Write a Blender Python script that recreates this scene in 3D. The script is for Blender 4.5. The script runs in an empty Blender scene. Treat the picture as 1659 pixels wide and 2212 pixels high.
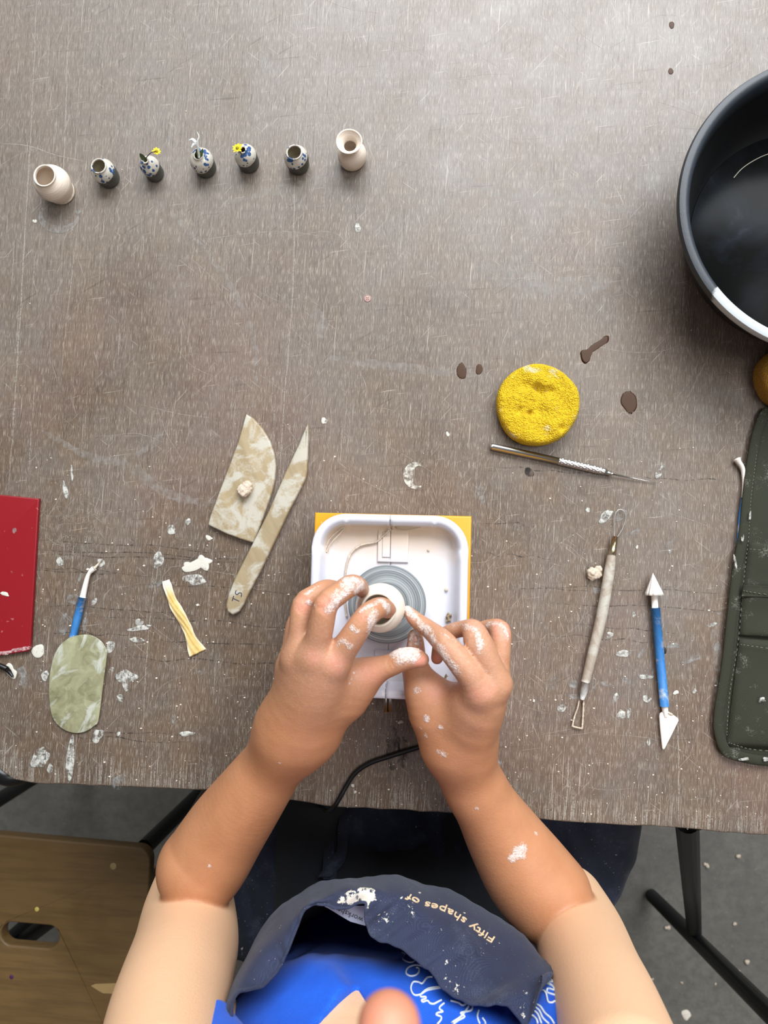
import bpy, bmesh, math, random
import numpy as np
from mathutils import Vector, Matrix, Quaternion
random.seed(7)
rng = np.random.default_rng(7)
SC = bpy.context.scene
COL = SC.collection

# ---------------------------------------------------------------- camera
# photograph frame 1659 x 2212, focal length in pixels, camera height above the table top
W, HP, F, H = 1659.0, 2212.0, 1550.0, 0.646
NAD = (950.0, 1200.0)                       # pixel straight below the camera
nc = Vector(((NAD[0] - W / 2) / F, -(NAD[1] - HP / 2) / F, -1)).normalized()
Q = nc.rotation_difference(Vector((0, 0, -1)))
cam_d = bpy.data.cameras.new('camera')
cam = bpy.data.objects.new('camera', cam_d)
COL.objects.link(cam)
cam.location = (0, 0, H)
cam.rotation_mode = 'QUATERNION'
cam.rotation_quaternion = Q
cam_d.sensor_fit = 'VERTICAL'
cam_d.sensor_height = 36
cam_d.sensor_width = 27
cam_d.lens = F / HP * 36
cam_d.clip_start = 0.01
cam_d.dof.use_dof = True
cam_d.dof.focus_distance = 0.60
cam_d.dof.aperture_fstop = 9
SC.camera = cam

# ---------------------------------------------------------------- world, lights, exposure
world = bpy.data.worlds.new('world')
SC.world = world
world.use_nodes = True
wb = world.node_tree.nodes['Background']
wb.inputs[0].default_value = (0.93, 0.96, 1.0, 1)
wb.inputs[1].default_value = 0.34


def area(name, loc, target, sx, sy, power, col):
    d = bpy.data.lights.new(name, 'AREA')
    d.shape = 'RECTANGLE'
    d.size, d.size_y, d.energy, d.color = sx, sy, power, col
    o = bpy.data.objects.new(name, d)
    COL.objects.link(o)
    o.location = loc
    o.rotation_euler = (Vector(target) - Vector(loc)).to_track_quat('-Z', 'Y').to_euler()
    return o


area('window_daylight', (0.7, 2.6, 2.7), (0.1, 0.1, 0), 3.6, 1.9, 350, (0.93, 0.97, 1.0))
area('ceiling_bounce_fill', (1.15, 0.0, 2.7), (0, -0.1, 0), 1.3, 1.3, 36, (1.0, 0.97, 0.93))  # added area lamp standing in for ceiling bounce, offset to shade the left floor
SC.view_settings.view_transform = 'Standard'
SC.view_settings.look = 'None'
SC.view_settings.exposure = -0.28
SC.view_settings.gamma = 1.0
SC.view_settings.use_curve_mapping = False


# ---------------------------------------------------------------- helpers
def P(u, v, z=0.0):
    """pixel of the photograph -> world point at height z"""
    d = Q @ Vector(((u - W / 2) / F, -(v - HP / 2) / F, -1))
    t = (z - H) / d.z
    return Vector((d.x * t, d.y * t, z))


def R(px, z=0.0):
    return px * (H - z) / F


def S(r, g, b):
    f = lambda c: ((c / 255 + 0.055) / 1.055) ** 2.4 if c > 10 else c / 255 / 12.92
    return (f(r), f(g), f(b), 1)


def S2(r, g, b):
    return tuple(min(1, x * 1.21) for x in S(r, g, b)[:3]) + (1,)


def wloc(o):
    p = Vector((0, 0, 0))
    while o:
        p = p + o.location
        o = o.parent
    return p


def mk(name, verts, faces, mat=None, parent=None, smooth=True, loc=None):
    vs = [Vector(v) for v in verts]
    if parent is not None:
        off = wloc(parent)
    elif loc is not None:
        off = Vector(loc)
    else:
        c = sum(vs, Vector()) / len(vs)
        off = Vector((c.x, c.y, min(v.z for v in vs)))
    me = bpy.data.meshes.new(name)
    me.from_pydata([tuple(v - off) for v in vs], [], [tuple(int(i) for i in f) for f in faces])
    me.validate()
    if smooth:
        me.polygons.foreach_set('use_smooth', [True] * len(me.polygons))
    o = bpy.data.objects.new(name, me)
    COL.objects.link(o)
    if parent is not None:
        o.parent = parent
    else:
        o.location = off
    if mat:
        me.materials.append(mat)
    return o


def tag(o, label=None, cat=None, group=None, kind=None):
    if label: o['label'] = label
    if cat: o['category'] = cat
    if group: o['group'] = group
    if kind: o['kind'] = kind
    return o


def thing(name, label, cat, loc=(0, 0, 0), group=None):
    o = bpy.data.objects.new(name, None)
    COL.objects.link(o)
    o.location = loc
    o.empty_display_size = 0.02
    return tag(o, label, cat, group)


def flat_angle(o, deg=35):
    o.data.set_sharp_from_angle(angle=math.radians(deg))


def crom(pts, n):
    """Catmull-Rom resampling of points (any dimension) to n samples"""
    p = np.array([list(q) for q in pts], float)
    m = len(p)
    ts = np.linspace(0, m - 1, n)
    out = []
    for t in ts:
        i = min(int(t), m - 2)
        f = t - i
        a = p[max(i - 1, 0)]; b = p[i]; c = p[i + 1]; d = p[min(i + 2, m - 1)]
        out.append(0.5 * ((2 * b) + (c - a) * f + (2 * a - 5 * b + 4 * c - d) * f * f + (3 * b - a - 3 * c + d) * f ** 3))
    return np.array(out)


def tube(pts, rad, seg=12, cap=True, flat=1.0):
    """verts, faces of a tube along 3-D points with radii"""
    P3 = [Vector(p) for p in pts]
    n = len(P3)
    rad = [rad] * n if not hasattr(rad, '__len__') else list(rad)
    vs, fs = [], []
    up = None
    for i in range(n):
        t = (P3[min(i + 1, n - 1)] - P3[max(i - 1, 0)]).normalized()
        if up is None:
            up = Vector((0, 0, 1)) if abs(t.z) < 0.9 else Vector((1, 0, 0))
        x = t.cross(up).normalized()
        up = x.cross(t).normalized()
        for k in range(seg):
            a = 2 * math.pi * k / seg
            vs.append(P3[i] + x * math.cos(a) * rad[i] + up * math.sin(a) * rad[i] * flat)
    for i in range(n - 1):
        for k in range(seg):
            a, b = i * seg + k, i * seg + (k + 1) % seg
            fs.append((a, b, b + seg, a + seg))
    if cap:
        fs.append(tuple(range(seg)))
        fs.append(tuple(range((n - 1) * seg, n * seg))[::-1])
    return vs, fs


def lathe(prof, c, seg=48, wob=0.0, ph=0.0):
    vs, fs = [], []
    c = Vector(c)
    n = len(prof)
    for i, (r, z) in enumerate(prof):
        for k in range(seg):
            a = 2 * math.pi * k / seg
            rr = r * (1 + wob * math.sin(2 * a + ph + z * 60) + wob * .5 * math.sin(3 * a + ph * 2))
            vs.append(c + Vector((rr * math.cos(a), rr * math.sin(a), z)))
    for i in range(n - 1):
        for k in range(seg):
            a, b = i * seg + k, i * seg + (k + 1) % seg
            fs.append((a, b, b + seg, a + seg))
    fs.append(tuple(range(seg))[::-1])
    fs.append(tuple(range((n - 1) * seg, n * seg)))
    return vs, fs


def slab(name, outline, z0, z1, mat, parent=None, bev=0.0, holes=(), seg=3, smooth=True):
    """flat plate from a world-space outline (list of xy), with rounded edges; real thickness"""
    cu = bpy.data.curves.new('tmp', 'CURVE')
    cu.dimensions = '2D'
    cu.fill_mode = 'BOTH'
    for pl in [outline] + list(holes):
        s = cu.splines.new('POLY')
        s.points.add(len(pl) - 1)
        for i, p in enumerate(pl):
            s.points[i].co = (p[0], p[1], 0, 1)
        s.use_cyclic_u = True
    h = (z1 - z0) / 2
    cu.extrude = max(h - bev, 0)
    cu.bevel_depth = bev
    cu.bevel_resolution = seg
    cu.offset = -bev
    to = bpy.data.objects.new('tmp', cu)
    COL.objects.link(to)
    dg = bpy.context.evaluated_depsgraph_get()
    me = bpy.data.meshes.new_from_object(to.evaluated_get(dg))
    bpy.data.objects.remove(to)
    bpy.data.curves.remove(cu)
    bm = bmesh.new(); bm.from_mesh(me)
    bmesh.ops.remove_doubles(bm, verts=bm.verts, dist=1e-6)
    bmesh.ops.recalc_face_normals(bm, faces=bm.faces)
    vs = [(v.co.x, v.co.y, v.co.z + (z0 + z1) / 2) for v in bm.verts]
    fs = [[v.index for v in f.verts] for f in bm.faces]
    bm.free(); bpy.data.meshes.remove(me)
    o = mk(name, vs, fs, mat, parent, smooth)
    flat_angle(o, 40)
    return o


def pxo(pts, z, n=None):
    """pixel outline -> world xy outline at height z, optional smooth resampling"""
    if n:
        pts = crom(list(pts) + [pts[0]], n + 1)[:-1]
    return [tuple(P(p[0], p[1], z)[:2]) for p in pts]


def merge(lst):
    vs, fs = [], []
    for v, f in lst:
        o = len(vs)
        vs += list(v)
        fs += [tuple(i + o for i in q) for q in f]
    return vs, fs


# ---------------------------------------------------------------- materials
class N:
    """small wrapper for shader node trees"""
    def __init__(s, name, **kw):
        s.m = bpy.data.materials.new(name)
        s.m.use_nodes = True
        s.t = s.m.node_tree
        s.b = s.t.nodes['Principled BSDF']
        for k, v in kw.items():
            s.set(k, v)

    def set(s, k, v):
        k = {'col': 'Base Color', 'rough': 'Roughness', 'metal': 'Metallic', 'spec': 'Specular IOR Level', 'alpha': 'Alpha',
             'sss': 'Subsurface Weight', 'trans': 'Transmission Weight', 'coat': 'Coat Weight', 'sheen': 'Sheen Weight'}.get(k, k)
        if hasattr(v, 'links') or isinstance(v, bpy.types.NodeSocket):
            s.t.links.new(v, s.b.inputs[k])
        else:
            s.b.inputs[k].default_value = v

    def n(s, typ, **kw):
        return s.t.nodes.new(typ)

    def coord(s, scale=(1, 1, 1), rot=0.0, kind='Object', warp=0.0):
        c = s.n('ShaderNodeTexCoord')
        m = s.n('ShaderNodeMapping')
        m.inputs['Scale'].default_value = scale
        r = s.n('ShaderNodeMapping')
        r.inputs['Rotation'].default_value = (0, 0, rot)
        s.t.links.new(c.outputs[kind], r.inputs[0])
        s.t.links.new(r.outputs[0], m.inputs[0])
        return m.outputs[0]

    def noise(s, co, scale, detail=3, rough=.5, dist=0.0):
        x = s.n('ShaderNodeTexNoise')
        x.inputs['Scale'].default_value = scale
        x.inputs['Detail'].default_value = detail
        x.inputs['Roughness'].default_value = rough
        x.inputs['Distortion'].default_value = dist
        s.t.links.new(co, x.inputs['Vector'])
        return x.outputs['Fac']

    def voro(s, co, scale, feat='F1', out='Distance'):
        x = s.n('ShaderNodeTexVoronoi')
        x.feature = feat
        x.inputs['Scale'].default_value = scale
        s.t.links.new(co, x.inputs['Vector'])
        return x.outputs[out]

    def ramp(s, f, *stops):
        x = s.n('ShaderNodeValToRGB')
        el = x.color_ramp.elements
        while len(el) < len(stops):
            el.new(0.5)
        for e, (p, c) in zip(el, stops):
            e.position = p
            e.color = c if hasattr(c, '__len__') else (c, c, c, 1)
        s.t.links.new(f, x.inputs[0])
        return x.outputs[0]

    def mix(s, f, a, b, mode='MIX'):
        x = s.n('ShaderNodeMix')
        x.data_type = 'RGBA'
        x.blend_type = mode
        for i, v in ((0, f), (6, a), (7, b)):
            if isinstance(v, bpy.types.NodeSocket):
                s.t.links.new(v, x.inputs[i])
            else:
                x.inputs[i].default_value = v
        return x.outputs[2]

    def math(s, op, a, b=0.0, c=None):
        x = s.n('ShaderNodeMath')
        x.operation = op
        for i, v in enumerate((a, b) if c is None else (a, b, c)):
            if isinstance(v, bpy.types.NodeSocket):
                s.t.links.new(v, x.inputs[i])
            else:
                x.inputs[i].default_value = v
        return x.outputs[0]

    def attr(s, name):
        x = s.n('ShaderNodeAttribute')
        x.attribute_name = name
        return x.outputs['Fac']

    def bump(s, h, strength=.3, dist=.001):
        x = s.n('ShaderNodeBump')
        x.inputs['Strength'].default_value = strength
        x.inputs['Distance'].default_value = dist
        s.t.links.new(h, x.inputs['Height'])
        s.t.links.new(x.outputs[0], s.b.inputs['Normal'])


def simple(name, col, rough=.5, **kw):
    return N(name, col=col, rough=rough, **kw).m


GR = math.radians(3.4)      # the grain of the table runs 3.4 degrees off the frame


def m_table():
    m = N('weathered_plywood', rough=.42)
    fine = m.noise(m.coord((1, .05, 1), GR), 2300, 3, .6)
    mid = m.noise(m.coord((1, .035, 1), GR), 700, 4, .65)
    big = m.noise(m.coord((1, .6, 1), GR), 8, 5, .6)
    blot = m.noise(m.coord((1, 1, 1), GR), 24, 5, .65)
    hue = m.noise(m.coord((1, .8, 1), GR), 4.5, 3, .5)
    c = m.ramp(big, (.3, S2(76, 61, 50)), (.5, S2(91, 78, 68)), (.72, S2(99, 88, 81)))
    c = m.mix(m.ramp(hue, (.52, 0.0), (.72, .6)), c, S2(106, 78, 68))
    c = m.mix(m.ramp(blot, (.45, 0.0), (.8, .55)), c, S2(104, 82, 54))
    c = m.mix(m.ramp(blot, (.25, .5), (.42, 0.0)), c, S2(96, 96, 90))
    # window sheen painted into the colour, greyer towards the far side of the board
    sep = m.n('ShaderNodeSeparateXYZ')
    m.t.links.new(m.coord((1, 1, 1)), sep.inputs[0])
    far_sheen = m.ramp(m.math('ADD', m.math('MULTIPLY', m.math('SUBTRACT', big, .5), .9), m.math('MULTIPLY', sep.outputs[1], 1.6)), (.0, 0.0), (.85, .6))
    c = m.mix(far_sheen, c, S2(122, 116, 110))
    c = m.mix(m.ramp(mid, (.30, .6), (.46, 0.0)), c, S2(60, 48, 40))
    c = m.mix(m.ramp(mid, (.58, 0.0), (.78, .4)), c, S2(158, 148, 136))
    c = m.mix(m.ramp(fine, (.54, 0.0), (.74, .7)), c, S2(180, 170, 158))
    c = m.mix(m.ramp(fine, (.25, .6), (.42, 0.0)), c, S2(54, 44, 38))
    crack = m.noise(m.coord((1, .02, 1), GR), 620, 3, .6)
    c = m.mix(m.ramp(crack, (.66, 0.0), (.72, .5)), c, S2(192, 182, 170))
    for ang, sc, amt in ((.75, 800, .35), (-.9, 900, .3), (1.45, 760, .32), (-.35, 850, .3), (.35, 700, .25)):
        sx = m.noise(m.coord((1, .03, 1), ang), sc, 2, .5)
        c = m.mix(m.ramp(sx, (.70, 0.0), (.74, amt)), c, S2(190, 182, 172))
    for ang, sc in ((1.52, 260), (1.05, 300)):
        cross = m.noise(m.coord((1, .05, 1), ang), sc, 3, .6)
        c = m.mix(m.ramp(cross, (.27, .4), (.34, 0.0)), c, S2(52, 42, 36))
    dust = m.noise(m.coord((1, 1, 1)), 1000, 2, .5)
    c = m.mix(m.ramp(dust, (.70, 0.0), (.76, .6)), c, S2(194, 184, 170))
    m.set('col', c)
    m.set('rough', m.ramp(blot, (.3, .33), (.7, .46)))
    m.bump(m.math('ADD', fine, mid), .5, .0003)
    return m.m


def m_skin():
    m = N('skin', rough=.5)
    co = m.coord()
    blot = m.noise(co, 45, 4, .55)
    c = m.ramp(blot, (.3, S2(166, 114, 80)), (.7, S2(176, 123, 88)))
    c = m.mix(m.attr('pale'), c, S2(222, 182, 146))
    c = m.mix(m.attr('pink'), c, S2(208, 132, 112))
    n1 = m.noise(co, 160, 5, .65)
    n2 = m.noise(co, 900, 3, .6)
    f = m.math('ADD', m.attr('clay'), m.math('MULTIPLY', m.math('SUBTRACT', n1, .5), 1.7))
    f = m.math('ADD', f, m.math('MULTIPLY', m.math('SUBTRACT', n2, .5), 1.6))
    mask = m.ramp(f, (.22, 0.0), (.45, .5), (.85, 1.0))
    mask = m.math('MULTIPLY', mask, m.ramp(m.attr('clay'), (.08, 0.0), (.3, 1.0)))
    dust = m.math('MULTIPLY', m.attr('dust'), m.math('ADD', .22, m.ramp(m.noise(co, 500, 5, .7), (.5, 0.0), (.85, .6))))
    mask = m.math('MAXIMUM', mask, dust)
    m.set('col', m.mix(mask, c, m.mix(m.ramp(m.noise(co, 420, 5, .7, 1.0), (.38, 0.0), (.6, 1.0)), S2(188, 160, 150), S2(216, 208, 202))))
    m.set('rough', m.ramp(mask, (0, .48), (1, .8)))
    m.set('sss', .12)
    m.b.inputs['Subsurface Radius'].default_value = (1, .35, .2)
    m.b.inputs['Subsurface Scale'].default_value = .004
    w = m.noise(co, 650, 4, .7)
    m.bump(m.math('ADD', m.math('MULTIPLY', w, .5), m.math('MULTIPLY', mask, m.math('ADD', n1, n2))), .5, .0010)
    return m.m


def m_clay(name, a, b, rough=.75, sc=60, rings=0.0, bump=.3):
    m = N(name, rough=rough)
    co = m.coord()
    n1 = m.noise(co, sc, 4, .6)
    m.set('col', m.ramp(n1, (.3, a), (.7, b)))
    h = m.noise(co, 900, 3, .6)
    if rings:
        h = m.math('ADD', m.math('MULTIPLY', m.noise(m.coord((.02, .02, 1)), rings, 2), 2.5), h)
    m.bump(h, bump, .0005)
    return m.m


def m_glaze(split, seed, tall=1):
    m = N('speckled_glaze', rough=.22)
    co = m.coord()
    mp = m.n('ShaderNodeMapping')
    mp.inputs['Location'].default_value = (seed, seed * .7, seed * .3)
    m.t.links.new(co, mp.inputs[0])
    d = m.n('ShaderNodeMix')
    v = m.voro(mp.outputs[0], 270)
    nn = m.noise(mp.outputs[0], 420, 2)
    big = m.noise(mp.outputs[0], 90, 1)
    f = m.math('ADD', v, m.math('MULTIPLY', m.math('SUBTRACT', nn, .5), .25))
    f = m.math('ADD', f, m.math('MULTIPLY', m.math('SUBTRACT', .52, big), 1.5))
    spot = m.ramp(f, (.30, 1.0), (.36, 0.0))
    base = m.ramp(m.noise(co, 120, 3), (.3, S(186, 178, 164)), (.7, S(206, 202, 192)))
    top = m.mix(spot, base, S(52, 82, 128))
    sep = m.n('ShaderNodeSeparateXYZ')
    m.t.links.new(co, sep.inputs[0])
    zz = m.math('ADD', sep.outputs[2], m.math('MULTIPLY', m.math('SUBTRACT', m.noise(co, 110, 2), .5), .003))
    zz = m.math('ADD', zz, m.math('MULTIPLY', sep.outputs[0], -.12))
    k = m.math('GREATER_THAN', zz, split)
    low = m.ramp(m.noise(co, 150, 3), (.3, S(62, 64, 58)), (.7, S(84, 84, 76)))
    m.set('col', m.mix(k, low, top))
    m.set('rough', m.ramp(k, (0, .6), (1, .2)))
    return m.m


def m_cloth(name, a, b, weave=2600, rough=.85, clay=False, big=25):
    m = N(name, rough=rough, sheen=.08)
    co = m.coord()
    wv = m.n('ShaderNodeTexWave')
    wv.inputs['Scale'].default_value = weave / 4
    wv.inputs['Distortion'].default_value = .4
    wv.inputs['Detail'].default_value = 1
    m.t.links.new(co, wv.inputs[0])
    wv.bands_direction = 'DIAGONAL'
    nf = m.noise(co, weave, 2, .6)
    c = m.ramp(m.noise(co, big, 4, .6), (.3, a), (.7, b))
    c = m.mix(m.ramp(m.math('MULTIPLY', wv.outputs['Fac'], nf), (.25, 0.0), (.7, .35)), c, tuple(min(1, x * 2.6 + .01) for x in b[:3]) + (1,))
    if clay:
        n1 = m.noise(co, 260, 5, .7)
        f = m.math('ADD', m.attr('clay'), m.math('MULTIPLY', m.math('SUBTRACT', n1, .5), 3.2))
        c = m.mix(m.ramp(f, (.6, 0.0), (.72, 1.0)), c, S(226, 220, 205))
        du = m.ramp(m.math('MULTIPLY', m.noise(co, 30, 3, .6), nf), (.30, 0.0), (.48, .45))
        c = m.mix(du, c, S(120, 130, 150))
        sp = m.ramp(m.noise(co, 700, 2, .5), (.74, 0.0), (.77, .8))
        c = m.mix(sp, c, S(200, 200, 195))
    m.set('col', c)
    m.bump(m.math('ADD', nf, wv.outputs['Fac']), .35, .0003)
    return m.m


def m_smear(name, col, lo, hi, sc=220, amax=.95):
    """dried slip on the wood: thin, worn through in places"""
    m = N(name, col=col, rough=.7)
    co = m.coord()
    n1 = m.noise(co, sc, 5, .65, .5)
    n2 = m.noise(m.coord((1, .08, 1), GR), 1100, 2, .5)
    f = m.math('ADD', n1, m.math('MULTIPLY', m.math('SUBTRACT', n2, .5), .25))
    m.set('alpha', m.ramp(f, (lo, 0.0), (hi, amax)))
    m.bump(n1, .4, .0005)
    return m.m


M = {}
M['table'] = m_table()
M['edge'] = simple('plywood_edge', S(96, 78, 64), .7)
M['black'] = simple('black_metal', S(20, 20, 22), .45)
M['skin'] = m_skin()
M['bisque'] = m_clay('bisque_clay', S(222, 206, 190), S(232, 219, 204), .75, 60, 500)
M['wetclay'] = m_clay('wet_clay', S(226, 216, 200), S(236, 228, 214), .4, 60, 400, .15)
M['lump'] = m_clay('dry_clay', S(182, 164, 144), S(214, 200, 182), .85, 500, bump=.6)
M['crumb'] = m_clay('clay_crumb', S(214, 202, 188), S(236, 228, 216), .85, 300)
M['smear'] = m_smear('dried_slip', S(198, 197, 190), .38, .60)
M['smear_thin'] = m_smear('thin_slip', S(190, 190, 188), .42, .75, 160, .5)
M['smear_solid'] = m_smear('thick_slip', S(204, 201, 190), .25, .38, 200, 1)
M['slipwater'] = m_smear('slip_water', S(206, 180, 150), .1, .9, 30, .38)
M['smear_pink'] = m_smear('pinkish_slip', S(206, 170, 172), .42, .6, 260, .85)
M['haze'] = m_smear('slip_haze', S(180, 178, 174), .40, .8, 130, .42)
M['line'] = m_smear('scratch_white', S(186, 178, 168), .38, .5, 500, .5)
M['yellow'] = N('yellow_paint', rough=.35).m
my = N('yellow_box_paint', rough=.38)
my.set('col', my.mix(my.ramp(my.noise(my.coord(), 160, 5, .7), (.66, 0.0), (.72, .8)), S(226, 158, 30), S(236, 214, 160)))
M['yellow'] = my.m
mp_ = N('white_plastic', rough=.28, sss=.0)
co = mp_.coord()
sp_ = mp_.n('ShaderNodeSeparateXYZ'); mp_.t.links.new(co, sp_.inputs[0])
ff = mp_.math('ADD', sp_.outputs[1], mp_.math('MULTIPLY', mp_.math('SUBTRACT', mp_.noise(co, 30, 4, .6), .5), .03))
mp_.set('col', mp_.mix(mp_.math('MULTIPLY', mp_.ramp(ff, (.022, 0.0), (.058, 1.0)), mp_.ramp(sp_.outputs[2], (.074, 1.0), (.080, 0.0))), S(216, 217, 228), S(214, 190, 164)))
M['plastic'] = mp_.m
mw = N('wheelhead_metal', rough=.42, metal=.35)
c1 = mw.coord()
sep = mw.n('ShaderNodeVectorMath'); sep.operation = 'LENGTH'
mw.t.links.new(c1, sep.inputs[0])
cmb = mw.n('ShaderNodeCombineXYZ'); mw.t.links.new(sep.outputs['Value'], cmb.inputs[0])
mw.set('col', mw.ramp(mw.noise(cmb.outputs[0], 900, 4, .7), (.36, S(96, 102, 106)), (.52, S(134, 140, 144)), (.66, S(196, 202, 204))))
mw.bump(mw.noise(cmb.outputs[0], 1500, 2), .2, .0003)
M['wheel'] = mw.m
M['steel'] = N('steel', col=S(190, 188, 184), rough=.28, metal=1.0).m
M['brass'] = N('brass_ferrule', col=S(190, 172, 140), rough=.25, metal=1.0).m
mr = N('red_paint', rough=.35)
mr.set('col', mr.mix(mr.ramp(mr.noise(mr.coord(), 130, 4, .6), (.68, 0.0), (.75, .7)), S(134, 15, 26), S(200, 150, 150)))
M['red'] = mr.m
M['black_plastic'] = simple('black_plastic', S(16, 16, 18), .3)


def m_wood(name, a, b, clay=.0, seedx=0.0, sc=1.0):
    m = N(name, rough=.55)
    co = m.coord()
    mp = m.n('ShaderNodeMapping')
    mp.inputs['Location'].default_value = (seedx, seedx, 0)
    m.t.links.new(co, mp.inputs[0])
    g = m.noise(m.coord((1, .15, 1), -math.radians(27)), 120 * sc, 4, .6)
    c = m.ramp(g, (.3, a), (.7, b))
    n1 = m.noise(mp.outputs[0], 42, 5, .6, .8)
    n2 = m.noise(mp.outputs[0], 500, 3, .6)
    f = m.math('ADD', n1, m.math('MULTIPLY', m.math('SUBTRACT', n2, .5), .15))
    c = m.mix(m.ramp(f, (.54 - clay, 0.0), (.66 - clay, .75)), c, S(190, 188, 178))
    m.set('col', c)
    m.bump(m.math('ADD', g, f), .2, .0005)
    return m.m


M['boxwood'] = m_wood('pale_wood', S(146, 128, 96), S(168, 150, 118), .08, 1.3)
M['boxwood2'] = m_wood('pale_wood_b', S(146, 128, 98), S(164, 148, 118), .07, 4.4)
M['handlewood'] = m_wood('clay_coated_wood', S(152, 138, 124), S(174, 162, 148), .06, 2.2, 2)
M['blue'] = m_wood('blue_coated_handle', S(44, 110, 176), S(56, 124, 188), -.04, 3.1, 4)
M['whiteplastic'] = m_clay('white_tool_plastic', S(222, 216, 206), S(234, 230, 224), .4, 80)


def m_ply():
    m = N('seat_plywood', rough=.5)
    g = m.noise(m.coord((.08, 1, 1), math.radians(2)), 150, 5, .6)
    b = m.noise(m.coord((.5, 1, 1)), 14, 4, .6, 1.0)
    c = m.ramp(b, (.3, S(98, 75, 42)), (.7, S(114, 88, 52)))
    c = m.mix(m.ramp(g, (.35, .5), (.55, 0.0)), c, S(80, 60, 33))
    m.set('col', c)
    return m.m


M['ply'] = m_ply()


def m_floor():
    m = N('concrete', rough=.6)
    co = m.coord()
    a = m.noise(co, 3, 6, .65)
    b = m.noise(co, 60, 5, .7)
    c = m.ramp(a, (.3, S2(78, 76, 72)), (.7, S2(108, 106, 100)))
    c = m.mix(m.ramp(b, (.35, .6), (.6, 0.0)), c, S2(74, 72, 68))
    c = m.mix(m.ramp(m.noise(co, 220, 3, .5), (.68, 0.0), (.74, .6)), c, S2(140, 138, 130))
    m.set('col', c)
    m.bump(b, .3, .002)
    return m.m


M['floor'] = m_floor()
M['wall'] = m_clay('plaster', S(96, 90, 82), S(112, 106, 96), .9, 4)  # dark tone so the added walls return little light


def m_sponge(name, a, b, dirt):
    m = N(name, rough=.95)
    co = m.coord()
    v = m.voro(co, 900)
    n1 = m.noise(co, 500, 4, .7)
    c = m.ramp(n1, (.3, a), (.65, b))
    c = m.mix(m.ramp(v, (.1, .35), (.35, 0.0)), c, tuple(x * .35 for x in a[:3]) + (1,))
    c = m.mix(m.ramp(m.math('ADD', m.noise(co, 55, 4, .6), m.math('MULTIPLY', n1, .2)), (.70, 0.0), (.8, dirt)), c, S(226, 210, 170))
    m.set('col', c)
    m.bump(m.math('ADD', v, n1), .9, .0012)
    return m.m


M['sponge'] = m_sponge('yellow_sponge', S(196, 156, 6), S(226, 192, 26), .8)
M['sponge2'] = m_sponge('ochre_sponge', S(150, 108, 30), S(176, 128, 40), .2)
mb = N('black_basin', rough=.45)
co = mb.coord()
f = mb.math('ADD', mb.attr('clay'), mb.math('MULTIPLY', mb.math('SUBTRACT', mb.noise(co, 70, 4, .6), .5), 1.2))
c = mb.ramp(mb.noise(co, 15, 4, .7), (.3, S(10, 11, 13)), (.7, S(18, 19, 22)))
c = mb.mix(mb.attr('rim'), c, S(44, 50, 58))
sc_ = mb.noise(mb.coord((1, 1, 6)), 260, 4, .7)
c = mb.mix(mb.ramp(sc_, (.6, 0.0), (.9, .3)), c, S(80, 88, 98))
mb.set('col', mb.mix(mb.ramp(f, (.45, 0.0), (.6, .85)), c, S(196, 202, 206)))
mb.bump(sc_, .2, .0006)
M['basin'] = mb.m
mwt = N('murky_water', rough=.25, spec=.06)
co = mwt.coord()
mwt.set('col', mwt.ramp(mwt.noise(co, 16, 5, .6, .6), (.45, S(13, 14, 14)), (.62, S(24, 27, 32)), (.8, S(66, 70, 78))))
M['water'] = mwt.m
mo = N('olive_canvas', rough=.85)
co = mo.coord()
ck = mo.n('ShaderNodeTexChecker'); ck.inputs['Scale'].default_value = 1300
mo.t.links.new(mo.coord((1, 1, 0), math.radians(10)), ck.inputs[0])
nb = mo.noise(co, 60, 4, .6)
nf = mo.noise(co, 1100, 2, .6)
c = mo.mix(ck.outputs['Fac'], S(28, 30, 18), S(50, 52, 35))
f = mo.math('ADD', nb, mo.math('MULTIPLY', mo.math('SUBTRACT', nf, .5), .5))
mo.set('col', mo.mix(mo.ramp(f, (.62, 0.0), (.84, .6)), c, S(168, 168, 156)))
mo.bump(mo.math('ADD', ck.outputs['Fac'], nf), .4, .0005)
M['canvas'] = mo.m
M['thread'] = simple('grey_thread', S(108, 110, 96), .9)
M['navy'] = m_cloth('navy_linen', S(26, 33, 56), S(36, 44, 70), clay=True)
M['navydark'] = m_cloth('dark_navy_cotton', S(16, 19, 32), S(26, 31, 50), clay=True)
M['trouser'] = m_cloth('black_cotton', S(14, 15, 20), S(20, 22, 28))
M['bluecloth'] = m_cloth('royal_blue_cotton', S(8, 74, 190), S(14, 90, 214), 1800)
M['whitethread'] = simple('white_embroidery', S(214, 222, 230), .8)
M['goldthread'] = simple('cream_embroidery', S(222, 196, 160), .7)
M['tagcloth'] = simple('grey_label_cloth', S(150, 156, 170), .8)
M['ink'] = simple('dark_ink', S(30, 34, 50), .6)
M['petal'] = simple('yellow_petal', S(240, 206, 12), .6)
M['petalc'] = simple('yellow_green_centre', S(150, 140, 20), .8)
M['white_petal'] = N('white_petal', col=S(236, 236, 232), rough=.5, sss=.2).m
M['leaf'] = m_clay('green_leaf', S(64, 98, 40), S(100, 134, 60), .45, 200)
M['darkleaf'] = m_clay('dark_green_leaf', S(52, 68, 40), S(76, 90, 56), .45, 200)
mc = N('chamois', rough=.9)
mc.set('col', mc.mix(mc.attr('clay'), mc.ramp(mc.noise(mc.coord(), 200, 4), (.3, S(196, 164, 92)), (.7, S(214, 186, 122))), S(232, 224, 208)))
mc.bump(mc.noise(mc.coord(), 1500, 3), .5, .0005)
M['chamois'] = mc.m
mk_ = N('translucent_rib', rough=.22)
co = mk_.coord()
va = mk_.voro(co, 70, 'F1', 'Color')
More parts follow.
